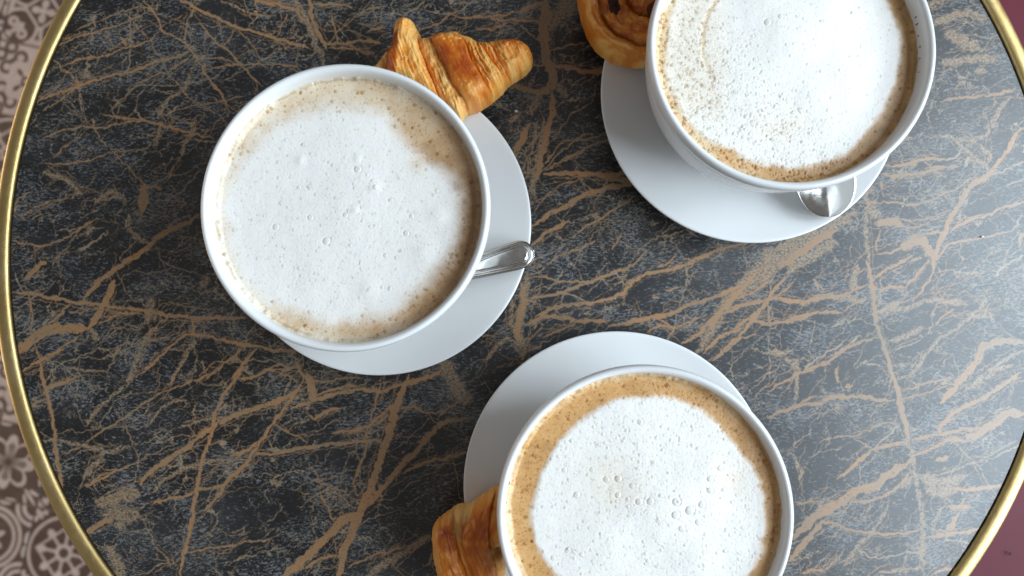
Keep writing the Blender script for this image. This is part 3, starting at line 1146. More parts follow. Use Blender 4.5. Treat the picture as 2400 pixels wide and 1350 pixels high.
def stain(cup, deg, z, w, h, seed):
    """a dried coffee speck that lies on the inner wall or the lip"""
    ins = CUP[int(len(CUP) * .62):]
    k = min(range(len(ins)), key=lambda i: abs(ins[i][1] - z) + (0 if ins[i][0] > 45 else 99))
    rad = ins[k][0]
    rng = np.random.default_rng(seed)
    V, F = [(0, 0, 0.0)], []
    n = 14
    for ring_, hh in ((.6, 0.0), (1.0, -1.0)):
        for i in range(n):
            a = 2 * math.pi * i / n
            q = ring_ * (1 + rng.normal(0, .18))
            V.append((w * q * math.cos(a), h * q * math.sin(a), hh))
    V = np.array(V)
    a = math.radians(deg)
    out = []
    for x, y, hh in V:
        r_ = rad - 0.22 + 0.3 * (-hh) + 0.06 * y
        b = a + x / rad
        out.append((r_ * math.cos(b) / 1000, r_ * math.sin(b) / 1000, (z + y) / 1000))
    T = [(0, 1 + i, 1 + (i + 1) % n) for i in range(n)]
    Q = [(1 + i, 1 + n + i, 1 + n + (i + 1) % n, 1 + (i + 1) % n) for i in range(n)]
    obj('coffee_stain', mesh_np('coffee_stain', np.array(out), [np.array(T), np.array(Q)]), STAIN, cup)


for c_, d_, z_, w_, h_, s_ in ((2, 168, 83.5, .7, 1.0, 1), (2, 176, 83.8, .55, .9, 2), (2, 180, 83, .3, .4, 3), (1, 12, 81.5, .4, 1.3, 4), (1, 7, 81.0, .35, .9, 5),
                               (1, 2, 81.3, .5, .6, 6), (1, -3, 81.0, .4, .8, 7), (1, -9, 81.0, .35, .5, 8), (1, 15, 82.0, .3, .8, 9), (0, 38, 82.5, .3, .3, 10)):
    stain(CUPS[c_], d_, z_, w_, h_, s_)

# ------------------------------------------------------------------ the coffees: foam surfaces with bubbles
def periodic(th, ctrl):
    a = np.array(sorted([(c[0] % 360, *c[1:]) for c in ctrl]))
    a = np.vstack([a[-1] - np.array([360] + [0] * (a.shape[1] - 1)), a, a[0] + np.array([360] + [0] * (a.shape[1] - 1))])
    d = np.degrees(th) % 360
    return [np.interp(d, a[:, 0], a[:, i]) for i in range(1, a.shape[1])]


PALS = {21: np.array([[0.80, 0.70, 0.55], [0.62, 0.42, 0.24], [0.34, 0.185, 0.085]]),
        22: np.array([[0.82, 0.70, 0.50], [0.68, 0.42, 0.195], [0.37, 0.20, 0.075]]),
        23: np.array([[0.80, 0.67, 0.46], [0.68, 0.39, 0.155], [0.37, 0.19, 0.065]])}


def palette(c, PAL):
    c = np.clip(c, 0, 1)[..., None] * 2
    return np.where(c < 1, PAL[0] + (PAL[1] - PAL[0]) * c, PAL[1] + (PAL[2] - PAL[1]) * (c - 1))


def foam(name, label, loc, seed, ctrl, soft, n_small, n_mid, big, extra=None, dens=None, dome=0.0, white=(0.80, 0.80, 0.785), lumps=()):
    R, res = 60.6, 0.25
    rng = np.random.default_rng(seed)
    q = np.arange(-R - res, R + res, res)
    X, Y = np.meshgrid(q, q)
    r = np.hypot(X, Y)
    th = np.arctan2(Y, X)
    bnd, st = periodic(th, ctrl)
    n1 = fbm(X / 9, Y / 9, seed, 4) - 0.5
    n2 = fbm(X / 3.2, Y / 3.2, seed + 9, 3) - 0.5
    rho = r / 59.6 + n1 * {21: .10, 22: .045, 23: .05}[seed] + n2 * 0.035
    m = sstep(bnd - soft, bnd + soft, rho)
    tone = st + 0.35 * n1 + 0.25 * n2 - 0.25 * sstep(0.93, 1.0, r / 59.6) * (st > .25)
    if extra is not None:
        m, tone = extra(X, Y, r, m, tone, n1, n2)
    W = np.array(white)
    col = W + (palette(tone, PALS[seed]) - W) * m[..., None]
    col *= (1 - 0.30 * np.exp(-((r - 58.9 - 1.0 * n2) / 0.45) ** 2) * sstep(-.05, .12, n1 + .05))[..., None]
    # milk lumps and broad dome
    Z = dome * (1 - (r / R) ** 2) + 0.9 * (fbm(X / 22, Y / 22, seed + 3, 3) - 0.5) + 0.10 * n2 - 0.35 * m
    Z += 0.06 * (vnoise(X / 0.7, Y / 0.7, seed + 5) - 0.5)
    for lx, ly, lr, lh in lumps:
        Z += lh * np.exp(-((X - lx) ** 2 + (Y - ly) ** 2) / lr ** 2)
    # froth that climbs the wall and dries there
    edge = sstep(57.2, 60.2, r + 1.6 * (fbm(np.cos(th) * 9, np.sin(th) * 9, seed + 21, 4) - 0.5))
    Z += edge * (1.0 + 2.4 * (fbm(np.cos(th) * 16, np.sin(th) * 16, seed + 30, 4) - 0.35))
    # tiny pores everywhere
    pores = vnoise(X / 0.42, Y / 0.42, seed + 40)
    pm = sstep(0.80, 0.95, pores)
    Z -= 0.045 * pm
    col *= (1 - 0.04 * pm * (1 + 0.8 * m))[..., None]
    bub = []
    for x, y, rad in big:
        bub.append((x, y, rad * 0.86))
    N_ = n_small + n_mid
    k = 0
    while k < N_:
        t, rr = rng.uniform(0, 2 * math.pi), 59 * math.sqrt(rng.random())
        x, y = rr * math.cos(t), rr * math.sin(t)
        if dens is not None and rng.random() > dens(x, y):
            continue
        if k < n_mid:
            rad = 0.36 + 0.60 * rng.random() ** 2.0
        else:
            rad = 0.22 + 0.22 * rng.random() ** 1.5
        bub.append((x, y, rad))
        k += 1
    for x, y, rad in sorted(bub, key=lambda b: b[2]):
        ext = rad * 1.5 + res
        i0, i1 = np.searchsorted(q, x - ext), np.searchsorted(q, x + ext)
        j0, j1 = np.searchsorted(q, y - ext), np.searchsorted(q, y + ext)
        if i1 <= i0 or j1 <= j0:
            continue
        sl = (slice(j0, j1), slice(i0, i1))
        d = np.hypot(X[sl] - x, Y[sl] - y) / rad
        cov = sstep(1.12, 0.85, d)
        mm = m[sl].mean()
        if rad > 0.5:
            Z[sl] += np.where(d < 1, 0.12 * rad * (1 - d ** 4), 0) - 0.10 * rad * np.exp(-((d - 1.05) / 0.14) ** 2)
            tint = np.array([0.875, 0.875, 0.86]) * (1 - mm) + np.array([0.70, 0.58, 0.42]) * mm
        else:
            Z[sl] -= 0.20 * rad * np.clip(1 - d ** 2, 0, 1)
            tint = np.array([0.915, 0.91, 0.89]) * (1 - mm) + np.array([0.80, 0.70, 0.56]) * mm
        col[sl] *= 1 + (tint - 1) * cov[..., None]
    keep = r < R
    idx = -np.ones(X.shape, np.int64)
    idx[keep] = np.arange(keep.sum())
    c = keep[:-1, :-1] & keep[1:, :-1] & keep[:-1, 1:] & keep[1:, 1:]
    F = np.stack([idx[:-1, :-1][c], idx[:-1, 1:][c], idx[1:, 1:][c], idx[1:, :-1][c]], -1)
    V = np.stack([X[keep], Y[keep], Z[keep]], -1) / 1000
    me = mesh_np(name, V, F, True, {'col': col[keep]})
    return tag(obj(name, me, FOAM, None, loc), label, 'coffee', 'milky coffees in the cups')


def extra1(X, Y, r, m, tone, n1, n2):
    # brown patch where the pour broke through, upper right
    p = spline([(26, 44), (31, 36), (31, 25), (28, 19), (36, 22), (44, 20), (50, 12), (56, 0), (62, 0), (62, 20), (50, 40), (38, 52)], 5)
    d = seg_dist(X + 3 * n1, Y + 3 * n1, p)
    k = sstep(-6.5, 6.0, d + 2.5 * n2) * 0.92
    t2 = 0.20 + 0.50 * np.exp(-(((X - 40) / 8) ** 2 + ((Y - 34) / 11) ** 2)) + 0.42 * np.exp(-(((X - 51) / 7) ** 2 + ((Y - 14) / 14) ** 2)) + 0.4 * n1
    return np.maximum(m, k), np.where(k > m, t2, tone)


def extra2(X, Y, r, m, tone, n1, n2):
    # thin tan arc inside the left side and a beige drift at the bottom
    ra = np.hypot(X + 2, Y - 6)
    arc = np.exp(-((ra - 35.5 + 3 * n1) / 1.3) ** 2) * sstep(-20, -30, X) * sstep(-16, -4, Y)
    drift = 0.26 * np.exp(-(((X + 2) / 14) ** 2 + ((Y + 33) / 9) ** 2)) * (0.6 + n1)
    veil = 0.30 * sstep(-20, -36, X) * sstep(-40, -20, Y)
    a = np.clip(np.maximum(np.maximum(arc * 0.8, drift), veil), 0, 1)
    return np.maximum(m, a), np.where(a > m, 0.12 + 0.3 * n1, tone)


def extra3(X, Y, r, m, tone, n1, n2):
    v = 0.30 * np.exp(-(((X - 40) / 7) ** 2 + ((Y - 14) / 9) ** 2))
    v = np.maximum(v, 0.22 * np.exp(-(((X + 14) / 14) ** 2 + ((Y - 12) / 12) ** 2)))
    return np.maximum(m, v), np.where(v > m, 0.10 + 0 * m, tone)


def px_big(c, lst, s):     # bubbles noted as (dx right, dy down, diameter) on a sketch with s units per mm
    return [((x - c[0]) / s, -(y - c[1]) / s, d / 2 / s) for x, y, d in lst]


big1 = px_big((807, 490), [(828, 397, 20), (637, 533, 18), (718, 511, 17), (756, 567, 20), (943, 548, 17), (800, 505, 14), (640, 380, 12), (870, 440, 16), (905, 470, 13), (690, 440, 13), (712, 438, 13), (955, 508, 14), (920, 606, 12), (895, 600, 14), (760, 380, 10), (835, 700, 9), (657, 625, 12), (693, 630, 12), (735, 590, 10), (930, 590, 12), (963, 498, 10), (870, 530, 11), (840, 520, 10), (655, 580, 9), (715, 600, 8), (780, 545, 9), (560, 395, 9), (850, 410, 10), (740, 645, 8), (835, 475, 12), (895, 425, 9)], 5.23)
big2 = px_big((1849, 110), [(1805, 37, 20), (1835, 24, 15), (1775, 125, 13), (1640, 124, 13), (1652, 140, 11), (1752, 262, 15), (1672, 227, 15), (1683, 236, 10), (1711, 188, 13), (1650, 188, 11), (1745, 285, 13), (1778, 240, 9), (1713, 221, 11), (1615, 186, 10), (1623, 33, 11), (1612, 75, 8), (1632, 105, 10), (1600, 170, 11), (1766, 283, 9), (1803, 282, 10), (1810, 316, 9), (1835, 300, 10), (1930, 155, 12), (1850, 20, 8), (1890, 180, 10), (1862, 282, 12), (1880, 290, 12), (1640, 240, 11), (1700, 265, 11), (1735, 300, 11), (1910, 290, 9), (2020, 118, 9)], 5.23)
big3 = px_big((1511, 1198), [(1330, 1105, 15), (1393, 1104, 14), (1358, 1161, 18), (1426, 1126, 17), (1453, 1124, 19), (1452, 1161, 16), (1484, 1140, 14), (1500, 1175, 19), (1526, 1174, 20), (1585, 1175, 22), (1616, 1195, 25), (1583, 1205, 22), (1644, 1182, 20), (1663, 1124, 17), (1663, 1150, 18), (1635, 1222, 17), (1597, 1236, 18), (1543, 1217, 15), (1568, 1228, 11), (1505, 995, 16), (1337, 1286, 16), (1304, 1304, 15), (1369, 1296, 14), (1487, 1080, 11), (1535, 1087, 12), (1403, 1043, 10), (1687, 1100, 15), (1498, 1100, 10), (1474, 1170, 13), (1520, 1310, 13), (1700, 1240, 13), (1575, 1037, 10), (1430, 1054, 10), (1445, 1000, 10), (1556, 1058, 9), (1390, 1285, 10), (1530, 1085, 9), (1640, 1300, 9), (1350, 1290, 11)], 5.25)
foam('milky_coffee', 'milky coffee in the left cup, pale foam with a brown patch at its upper right', (-0.0832, 0.0071, 0.0800), 21,
     [(0, .85, .88), (-20, .84, .86), (-45, .82, .66), (-70, .86, .42), (-90, .86, .34), (-118, .88, .22), (-140, .95, .08), (180, .955, .05), (160, .93, .08), (145, .87, .14), (130, .86, .16), (110, .81, .18), (90, .79, .20), (70, .76, .26), (50, .66, .42), (30, .70, .66), (15, .83, .86)],
     0.10, 2800, 460, big1, extra1, None, 0.6, (0.895, 0.86, 0.815),
     [(-22, 22, 2.2, .35), (4, 23, 1.8, .3), (12, 10, 2.4, .4), (3, -1, 2.0, .35), (40, -3, 4, .5), (34, -20, 5, .5), (10, -36, 5, .4)])
foam('milky_coffee', 'milky coffee in the upper right cup, white foam with many bubbles on its left side', (0.1146, 0.0782, 0.0785), 22,
     [(0, .88, .78), (25, .88, .78), (60, .93, .5), (-25, .85, .74), (-45, .85, .74), (-60, .89, .72), (-90, .875, .66), (-115, .85, .46), (-135, .90, .18), (-160, .91, .20), (180, .90, .24), (150, .92, .2), (110, .95, .2)],
     0.035, 4200, 1250, big2, extra2, lambda x, y: np.clip(0.14 + 0.9 * (1 / (1 + math.exp((x + 0.9 * y + 18) / 6))), 0, 1), 1.0, (0.91, 0.875, 0.83),
     [(4, 14, 20, 1.6), (20, 22, 12, .8), (28, -8, 10, .7), (-8, 30, 9, .6), (12, -20, 9, .5)])
foam('milky_coffee', 'milky coffee in the bottom cup, white foam inside a wide tan speckled ring', (0.0476, -0.1263, 0.0812), 23,
     [(0, .89, .64), (20, .87, .66), (40, .82, .62), (60, .85, .56), (90, .84, .54), (120, .81, .58), (140, .79, .58), (165, .80, .54), (180, .815, .52), (200, .82, .52), (225, .80, .52), (270, .86, .55), (-25, .90, .6), (-60, .88, .6)],
     0.030, 5200, 900, big3, extra3, None, 1.0, (0.91, 0.875, 0.83),
     [(8, 4, 18, 1.0), (30, 18, 9, .8), (-20, -8, 12, .6), (24, -22, 10, .7)])


# ------------------------------------------------------------------ pastries
def pastry_mesh(name, poly, topfn, res=0.36, edge=7.0, belly=0.35):
    """poly in mm; topfn(X, Y, d) -> height (mm), colour, roughness"""
    poly = np.asarray(poly)
    x0, y0 = poly.min(0) - 1
    x1, y1 = poly.max(0) + 1
    X, Y = np.meshgrid(np.arange(x0, x1, res), np.arange(y0, y1, res))
    wx = 0.9 * (fbm(X / 2.2, Y / 2.2, 71, 3) - .5)
    wy = 0.9 * (fbm(X / 2.2, Y / 2.2, 72, 3) - .5)
    d = seg_dist(X + wx, Y + wy, poly)
    Z, col, ro = topfn(X, Y, d)
    e = np.clip(d / edge, 0, 1)
    rnd = np.sqrt(np.clip(1 - (1 - e) ** 2, 0, 1))
    Zt = Z * rnd
    Zb = -belly * rnd * np.maximum(Z, 1) * 0.8
    keep = d > 0
    idx = -np.ones(X.shape, np.int64)
    n = int(keep.sum())
    idx[keep] = np.arange(n)
    c = keep[:-1, :-1] & keep[1:, :-1] & keep[:-1, 1:] & keep[1:, 1:]
    F = np.stack([idx[:-1, :-1][c], idx[:-1, 1:][c], idx[1:, 1:][c], idx[1:, :-1][c]], -1)
    cnt = np.zeros(n, int)
    np.add.at(cnt, F.ravel(), 1)
    zt, zb = Zt[keep].copy(), Zb[keep].copy()
    bd = cnt < 4
    zt[bd] = zb[bd] = 0
    V = np.concatenate([np.stack([X[keep], Y[keep], zt], -1), np.stack([X[keep], Y[keep], zb], -1)]) / 1000
    F2 = np.concatenate([F, F[:, ::-1] + n])
    cc = np.concatenate([col[keep], ro[keep][:, None]], -1)
    return mesh_np(name, V, F2, True, {'col': np.concatenate([cc, cc])}), (X, Y, Zt)


def mixa(a, b, t):
    return a + (np.asarray(b) - a) * t[..., None]


PALE = np.array([0.93, 0.54, 0.17])
GOLD = np.array([0.90, 0.38, 0.055])
AMBER = np.array([0.66, 0.19, 0.015])
RED = np.array([0.38, 0.060, 0.008])
CREAM = np.array([0.84, 0.60, 0.25])


def terrace(v, n):
    """turns a soft noise into thin lifted layers"""
    q = v * n
    f = np.floor(q)
    return (f + sstep(.70, 1.0, q - f)) / n


def croissant():
    C = lambda x, y: (-89.1 + .0489 * x, 122.8 - .0497 * y)
    poly = spline([C(*p) for p in [(90, 690), (150, 610), (240, 490), (318, 430), (335, 260), (362, 185), (420, 148), (490, 143), (560, 178), (606, 255), (640, 325), (690, 350), (760, 335), (900, 320), (1030, 308), (1140, 342), (1270, 388), (1450, 372), (1640, 364), (1765, 410), (1835, 500), (1842, 600), (1800, 700), (1600, 840), (1480, 960), (1300, 1100), (1180, 1150), (1110, 1190), (1085, 1260), (1020, 1220), (900, 1150), (700, 1020), (450, 880), (200, 800)]], 6)
    LN = [[C(*p) for p in q] for q in (
        [(330, 380), (300, 560), (300, 800)],
        [(625, 240), (610, 420), (690, 640), (800, 900), (900, 1150)],
        [(740, 330), (800, 500), (905, 690), (985, 880), (1130, 1080), (1180, 1180)],
        [(1010, 300), (1130, 500), (1215, 700), (1320, 880), (1420, 1030)],
        [(1150, 330), (1290, 500), (1420, 680), (1520, 800), (1610, 880)],
        [(1290, 380), (1420, 520), (1480, 660), (1560, 790), (1640, 860)])]

    def top(X, Y, d):
        wob = 1.3 * (fbm(X / 6, Y / 6, 90, 3) - .5)
        sd = [side_dist(X + wob, Y, l) for l in LN]
        band = np.zeros(X.shape, int)
        for s in sd:
            band += (s > 0)
        nB = len(LN) + 1
        base = np.array([6.5, 15.0, 13.0, 18.0, 16.0, 14.0, 13.5])
        Z = np.zeros(X.shape)
        dl = np.full(X.shape, 99.)
        dr = np.full(X.shape, 99.)
        for k in range(nB):
            mk = band == k
            if k > 0:
                dl[mk] = sd[k - 1][mk]
            if k < nB - 1:
                dr[mk] = -sd[k][mk]
            Z[mk] = base[k]
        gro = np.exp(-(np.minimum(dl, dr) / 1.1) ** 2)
        Z += 2.2 * np.sqrt(np.clip(dl / 5, 0, 1)) - 3.0 * np.exp(-dl / 1.0) - 1.3 * np.exp(-dr / 1.4)
        # fine flaky layers, running along the folds
        ref = np.where(band >= 3, sd[3], sd[1])
        along = (X * 0.45 - Y * 0.9)
        fl = fbm(ref * 1.5, along * 0.16, 33, 4) - .5
        fl2 = np.abs(fbm(ref * 2.6, along * 0.28, 35, 3) - .5)
        blist = fbm(X / 3.2, Y / 3.2, 36, 4) - .5
        fa = np.choose(band, [0.8, 0.6, 1.0, 0.28, 1.9, 1.6, 1.0])
        Z += fa * 1.3 * terrace(fbm(ref * .55 + 3, along * .10, 39, 4) - .5, 9)
        Z += fa * (fl * 1.7 - fl2 * 1.2) + blist * np.choose(band, [1.2, 1.0, 2.2, 1.0, 1.2, 1.5, 2.0])
        # tip at the far right is rounded and lower; lobe at the left sits up
        tipx, tipy = C(1700, 560)
        Z -= 3.2 * np.clip((np.hypot(X - tipx, Y - tipy) - 8) / 14, 0, 1) * (band >= 6)
        # colour
        col = np.broadcast_to(GOLD, X.shape + (3,)).copy()
        v = np.clip(0.5 + 2.0 * fl + 1.1 * blist, 0, 1)
        col = mixa(col, PALE, v * 0.75)
        col = mixa(col, AMBER, np.clip(-2.2 * fl - .5 * blist, 0, 1) * 0.6)
        glaze = np.zeros(X.shape)
        pale = np.zeros(X.shape)
        glaze = np.where(band == 3, 0.35 + 0.65 * sstep(40, 340, ((108 - Y) / .0497)) * sstep(1010, 720, ((122.8 - Y) / .0497)), glaze)
        yk = (122.8 - Y) / .0497
        glaze = np.where(band == 1, sstep(340, 420, yk + 160 * blist) * sstep(6.8, 4.6, dl + 2.5 * fl), glaze)
        tx, ty = C(1640, 450)
        glaze = np.where(band == 6, 0.75 * np.exp(-(((X - tx) / 5.5) ** 2 + ((Y - ty) / 3.6) ** 2)) + 0.45 * sstep(480, 380, yk), glaze)
        bx, by = C(1330, 1010)
        glaze = np.maximum(glaze, 0.55 * np.exp(-(((X - bx) / 4) ** 2 + ((Y - by) / 4) ** 2)))
        glaze = np.clip(glaze * (1.0 + 1.1 * blist) + 0.15 * fl, 0, 1)
        pale = np.where(band == 2, 0.55 + 1.2 * blist, pale)
        px_, py_ = C(620, 380)
        pale = np.maximum(pale, 1.0 * np.exp(-(((X - px_) / 3.2) ** 2 + ((Y - py_) / 4.5) ** 2)))
        pale = np.where(band == 0, 0.35, pale)
        qx, qy = C(1100, 380)
        pale = np.maximum(pale, np.where(band == 4, 0.55, 0) * np.exp(-(((X - qx) / 3) ** 2 + ((Y - qy) / 4) ** 2)))
        col = mixa(col, CREAM, np.clip(pale, 0, 1) * 0.5)
        col = mixa(col, AMBER, np.clip(glaze * 1.6, 0, 1))
        col = mixa(col, RED, np.clip(glaze * 1.5 - 0.55, 0, 1))
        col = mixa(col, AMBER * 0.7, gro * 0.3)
        lay = terrace(fbm(ref * .55 + 3, along * .10, 39, 4) - .5, 9)
        col = mixa(col, AMBER, np.clip(-lay * 3.2, 0, .7))
        col = mixa(col, PALE, np.clip(lay * 3.0, 0, .6) * (glaze < .5))
        flake = sstep(.70, .80, vnoise(X / .8, Y / .8, 55)) * sstep(.55, .7, vnoise(X / 5, Y / 5, 56))
        col = mixa(col, CREAM, flake * 0.6 * (glaze < .6))
        ro = 0.52 - 0.28 * np.clip(glaze * 1.3, 0, 1)
        return Z, col, ro
    me, _ = pastry_mesh('croissant', poly, top, edge=7.5)
    o = obj('croissant', me, PASTRY)
    o.location = (0, 0, 0.0245)
    tag(o, 'golden croissant with glossy brown folds lying against the left cup', 'croissant')


croissant()


def raisin_swirl():
    ctr = (58.0, 125.6)
    poly = [(ctr[0] + (34.0 + 0.9 * math.sin(3 * t + 1) + .5 * math.sin(5 * t)) * math.cos(t), ctr[1] + (34.0 + .9 * math.sin(3 * t + 1)) * math.sin(t)) for t in np.linspace(0, 2 * math.pi, 90, endpoint=False)]

    def top(X, Y, d):
        x, y = X - ctr[0], Y - ctr[1]
        wob = fbm(X / 8, Y / 8, 61, 3) - .5
        r = np.hypot(x, y) + 3.0 * wob
        th = np.arctan2(y, x)
        pitch = 15.5
        ph = np.mod((34 - r) / pitch + (th + math.pi) / (2 * math.pi) + 0.30, 1.0)      # 0 at a coil's outer side
        coil = np.sqrt(np.clip(1 - (2 * ph - 1) ** 2, 0, 1))
        fl = fbm(r * 1.1, th * 7, 62, 4) - .5
        bl = fbm(X / 3, Y / 3, 63, 4) - .5
        lay = terrace(fbm(r * .5, th * 4, 162, 4) - .5, 8)
        Z = 13 + 4.6 * coil + 2.2 * lay + 1.2 * fl + 1.2 * bl - 2.0 * sstep(16, 2, r)
        col = np.broadcast_to(GOLD * 0.95, X.shape + (3,)).copy()
        col = mixa(col, PALE, np.clip(.25 + 1.8 * fl + .6 * bl + 2 * lay, 0, 1) * sstep(22, 30, r))
        col = mixa(col, AMBER, np.clip(.25 - 2.6 * lay - 1.2 * fl, 0, .85) * sstep(20, 28, r))
        col = mixa(col, AMBER, np.clip(.55 + 1.4 * bl - 1.2 * fl, 0, 1) * sstep(32, 25, r))
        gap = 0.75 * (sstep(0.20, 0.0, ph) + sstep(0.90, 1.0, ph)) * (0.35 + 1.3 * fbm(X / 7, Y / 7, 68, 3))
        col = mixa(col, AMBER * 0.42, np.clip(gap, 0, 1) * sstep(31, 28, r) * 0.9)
        cx_, cy_ = 60.5 - 57, 121.5 - 121.4
        cus = np.exp(-(((x - 1.5) / 5) ** 2 + ((y - 1) / 4) ** 2))
        col = mixa(col, np.array([.50, .36, .13]), np.clip(cus * 1.2, 0, 1) * 0.8)
        col = mixa(col, RED, np.clip(sstep(29, 20, r) * (.28 + 1.2 * bl - 1.5 * lay), 0, .7))
        gl = sstep(32, 24, r) * (0.9 + bl)
        ro = 0.48 - 0.26 * np.clip(gl, 0, 1)
        return Z, col, ro
    root = thing('raisin_swirl_pastry', 'round spiral pastry with dark raisins at the top edge, left of the upper right cup', 'pastry', (0, 0, 0.0235))
    me, _ = pastry_mesh('dough', poly, top, edge=8.0)
    obj('dough', me, PASTRY, root)
    RA = plain('raisin_skin', (0.045, 0.012, 0.010), 0.22, nscale=500, namp=0.6, bstr=0.8)
    CA = plain('caramel_raisin', (0.16, 0.035, 0.010), 0.20, nscale=400, namp=0.5, bstr=0.7)

    def raisin(seed):
        rng = np.random.default_rng(seed)
        V, F = [], []
        nu, nv = 20, 12
        for j in range(nv + 1):
            ph = math.pi * j / nv
            for i in range(nu):
                t = 2 * math.pi * i / nu
                p = np.array([math.sin(ph) * math.cos(t), math.sin(ph) * math.sin(t), math.cos(ph)])
                k = 1 + .14 * math.sin(5 * t + seed + 3 * p[2]) + .10 * math.sin(7 * p[2] * 2 + 2 * t) + rng.normal(0, .02)
                V.append(p * k)
        for j in range(nv):
            for i in range(nu):
                F.append((j * nu + i, (j + 1) * nu + i, (j + 1) * nu + (i + 1) % nu, j * nu + (i + 1) % nu))
        return mesh_np('raisin', np.array(V), np.array(F))
    for s, (x, y, z, sx, sy, sz, rz, mt) in enumerate([(42.0, 117.2, 18.4, 2.7, 4.4, 2.6, .25, RA), (41.2, 121.8, 17.8, 2.2, 2.6, 2.2, 1.2, RA), (61.8, 116.0, 16.6, 2.6, 3.6, 2.2, -.3, CA), (66, 133, 15.8, 2.6, 3.8, 2.2, 1.0, RA), (49, 135, 16.0, 2.4, 3.6, 2.2, -.8, RA)]):
        o = obj('raisin', raisin(s + 3), mt, root)
        o.location = (x / 1000, y / 1000, z / 1000)
        o.scale = (sx / 1000, sy / 1000, sz / 1000)
        o.rotation_euler = (0, 0, rz)


raisin_swirl()


def third_pastry():
    C = lambda x, y: (-56.7 + .0393 * x, -117.1 - .0387 * y)
    poly = spline([C(*p) for p in [(140, 960), (150, 830), (200, 720), (270, 655), (380, 580), (420, 535), (500, 507), (580, 505), (650, 488), (800, 380), (900, 300), (965, 263), (1030, 258), (1085, 400), (1110, 700), (1090, 1000), (1110, 1300), (1060, 1600), (900, 1850), (640, 1920), (420, 1820), (270, 1600), (195, 1350), (165, 1180)]], 6)
    LN = [[C(*p) for p in q] for q in (
        [(430, 560), (425, 700), (470, 950), (520, 1150), (600, 1350), (700, 1700)],
        [(700, 480), (640, 640), (560, 800), (560, 950), (640, 1200), (760, 1500)],
        [(960, 300), (900, 560), (870, 800), (890, 1000), (960, 1200), (1000, 1600)])]

    def top(X, Y, d):
        wob = 1.0 * (fbm(X / 5, Y / 5, 190, 3) - .5)
        sd = [side_dist(X + wob, Y, l) for l in LN]
        band = sum((s > 0).astype(int) for s in sd)
        Z = np.choose(band, [13.5, 12.0, 16.5, 13.0]).astype(float)
        dl = np.full(X.shape, 99.)
        dr = np.full(X.shape, 99.)
        for k in range(4):
            mk = band == k
            if k > 0:
                dl[mk] = sd[k - 1][mk]
            if k < 3:
                dr[mk] = -sd[k][mk]
        Z += -2.2 * np.exp(-dl / .9) - 1.0 * np.exp(-dr / 1.2) + 1.5 * np.sqrt(np.clip(dl / 5, 0, 1))
        ref = np.where(band >= 2, sd[1], sd[0])
        fl = fbm(ref * 1.1 + .02 * Y, (Y + .25 * X) * .12, 133, 4) - .5
        bl = fbm(X / 4, Y / 4, 136, 4) - .5
        lay = terrace(fbm(ref * .5, (Y + .25 * X) * .09, 139, 4) - .5, 8)
        Z += fl * np.choose(band, [1.8, 1.2, .9, 1.0]) + bl * 1.0 + 1.6 * lay
        yk = (-117.1 - Y) / .0387
        xk = (X + 56.7) / .0393
        gl = np.choose(band, [0.50, 0.10, 0.66, 0.30]) + 0.8 * bl
        gl = np.where(band == 0, gl + .35 * sstep(560, 640, yk) * sstep(1050, 850, yk) * sstep(220, 300, xk), gl)
        gl = np.clip(gl, 0, 1)
        col = np.broadcast_to(GOLD * 0.95, X.shape + (3,)).copy()
        col = mixa(col, PALE, np.clip(.3 + 2.2 * fl, 0, 1) * .6)
        col = mixa(col, CREAM * .8, np.where(band == 1, .65, 0) * sstep(1000, 800, yk))
        rimb = sstep(6, 1.5, d)
        col = mixa(col, PALE, rimb * .55)
        gl = gl * (1 - .7 * rimb)
        col = mixa(col, AMBER, np.clip(gl * 1.5 + np.clip(-2 * fl, 0, .4), 0, 1))
        col = mixa(col, RED, np.clip(gl * 1.5 - .60, 0, 1))
        # hollow in the side that faces the cup
        hx, hy = C(1010, 1075)
        h = np.exp(-(np.clip(np.hypot((X - hx) / 3.0, (Y - hy) / 2.4) - .35, 0, 9)) ** 2 * 2.2)
        Z -= 9 * h
        col = mixa(col, np.array([.42, .25, .09]), np.exp(-(np.hypot((X - hx) / 5, (Y - hy) / 5)) ** 2) * .8)
        return Z, col, 0.50 - .24 * gl
    me, _ = pastry_mesh('flaky_pastry', poly, top, edge=8.0)
    o = obj('flaky_pastry', me, PASTRY)
    o.location = (0, 0, 0.0235)
    tag(o, 'reddish brown flaky pastry cut off by the bottom edge, left of the bottom cup', 'pastry')


third_pastry()


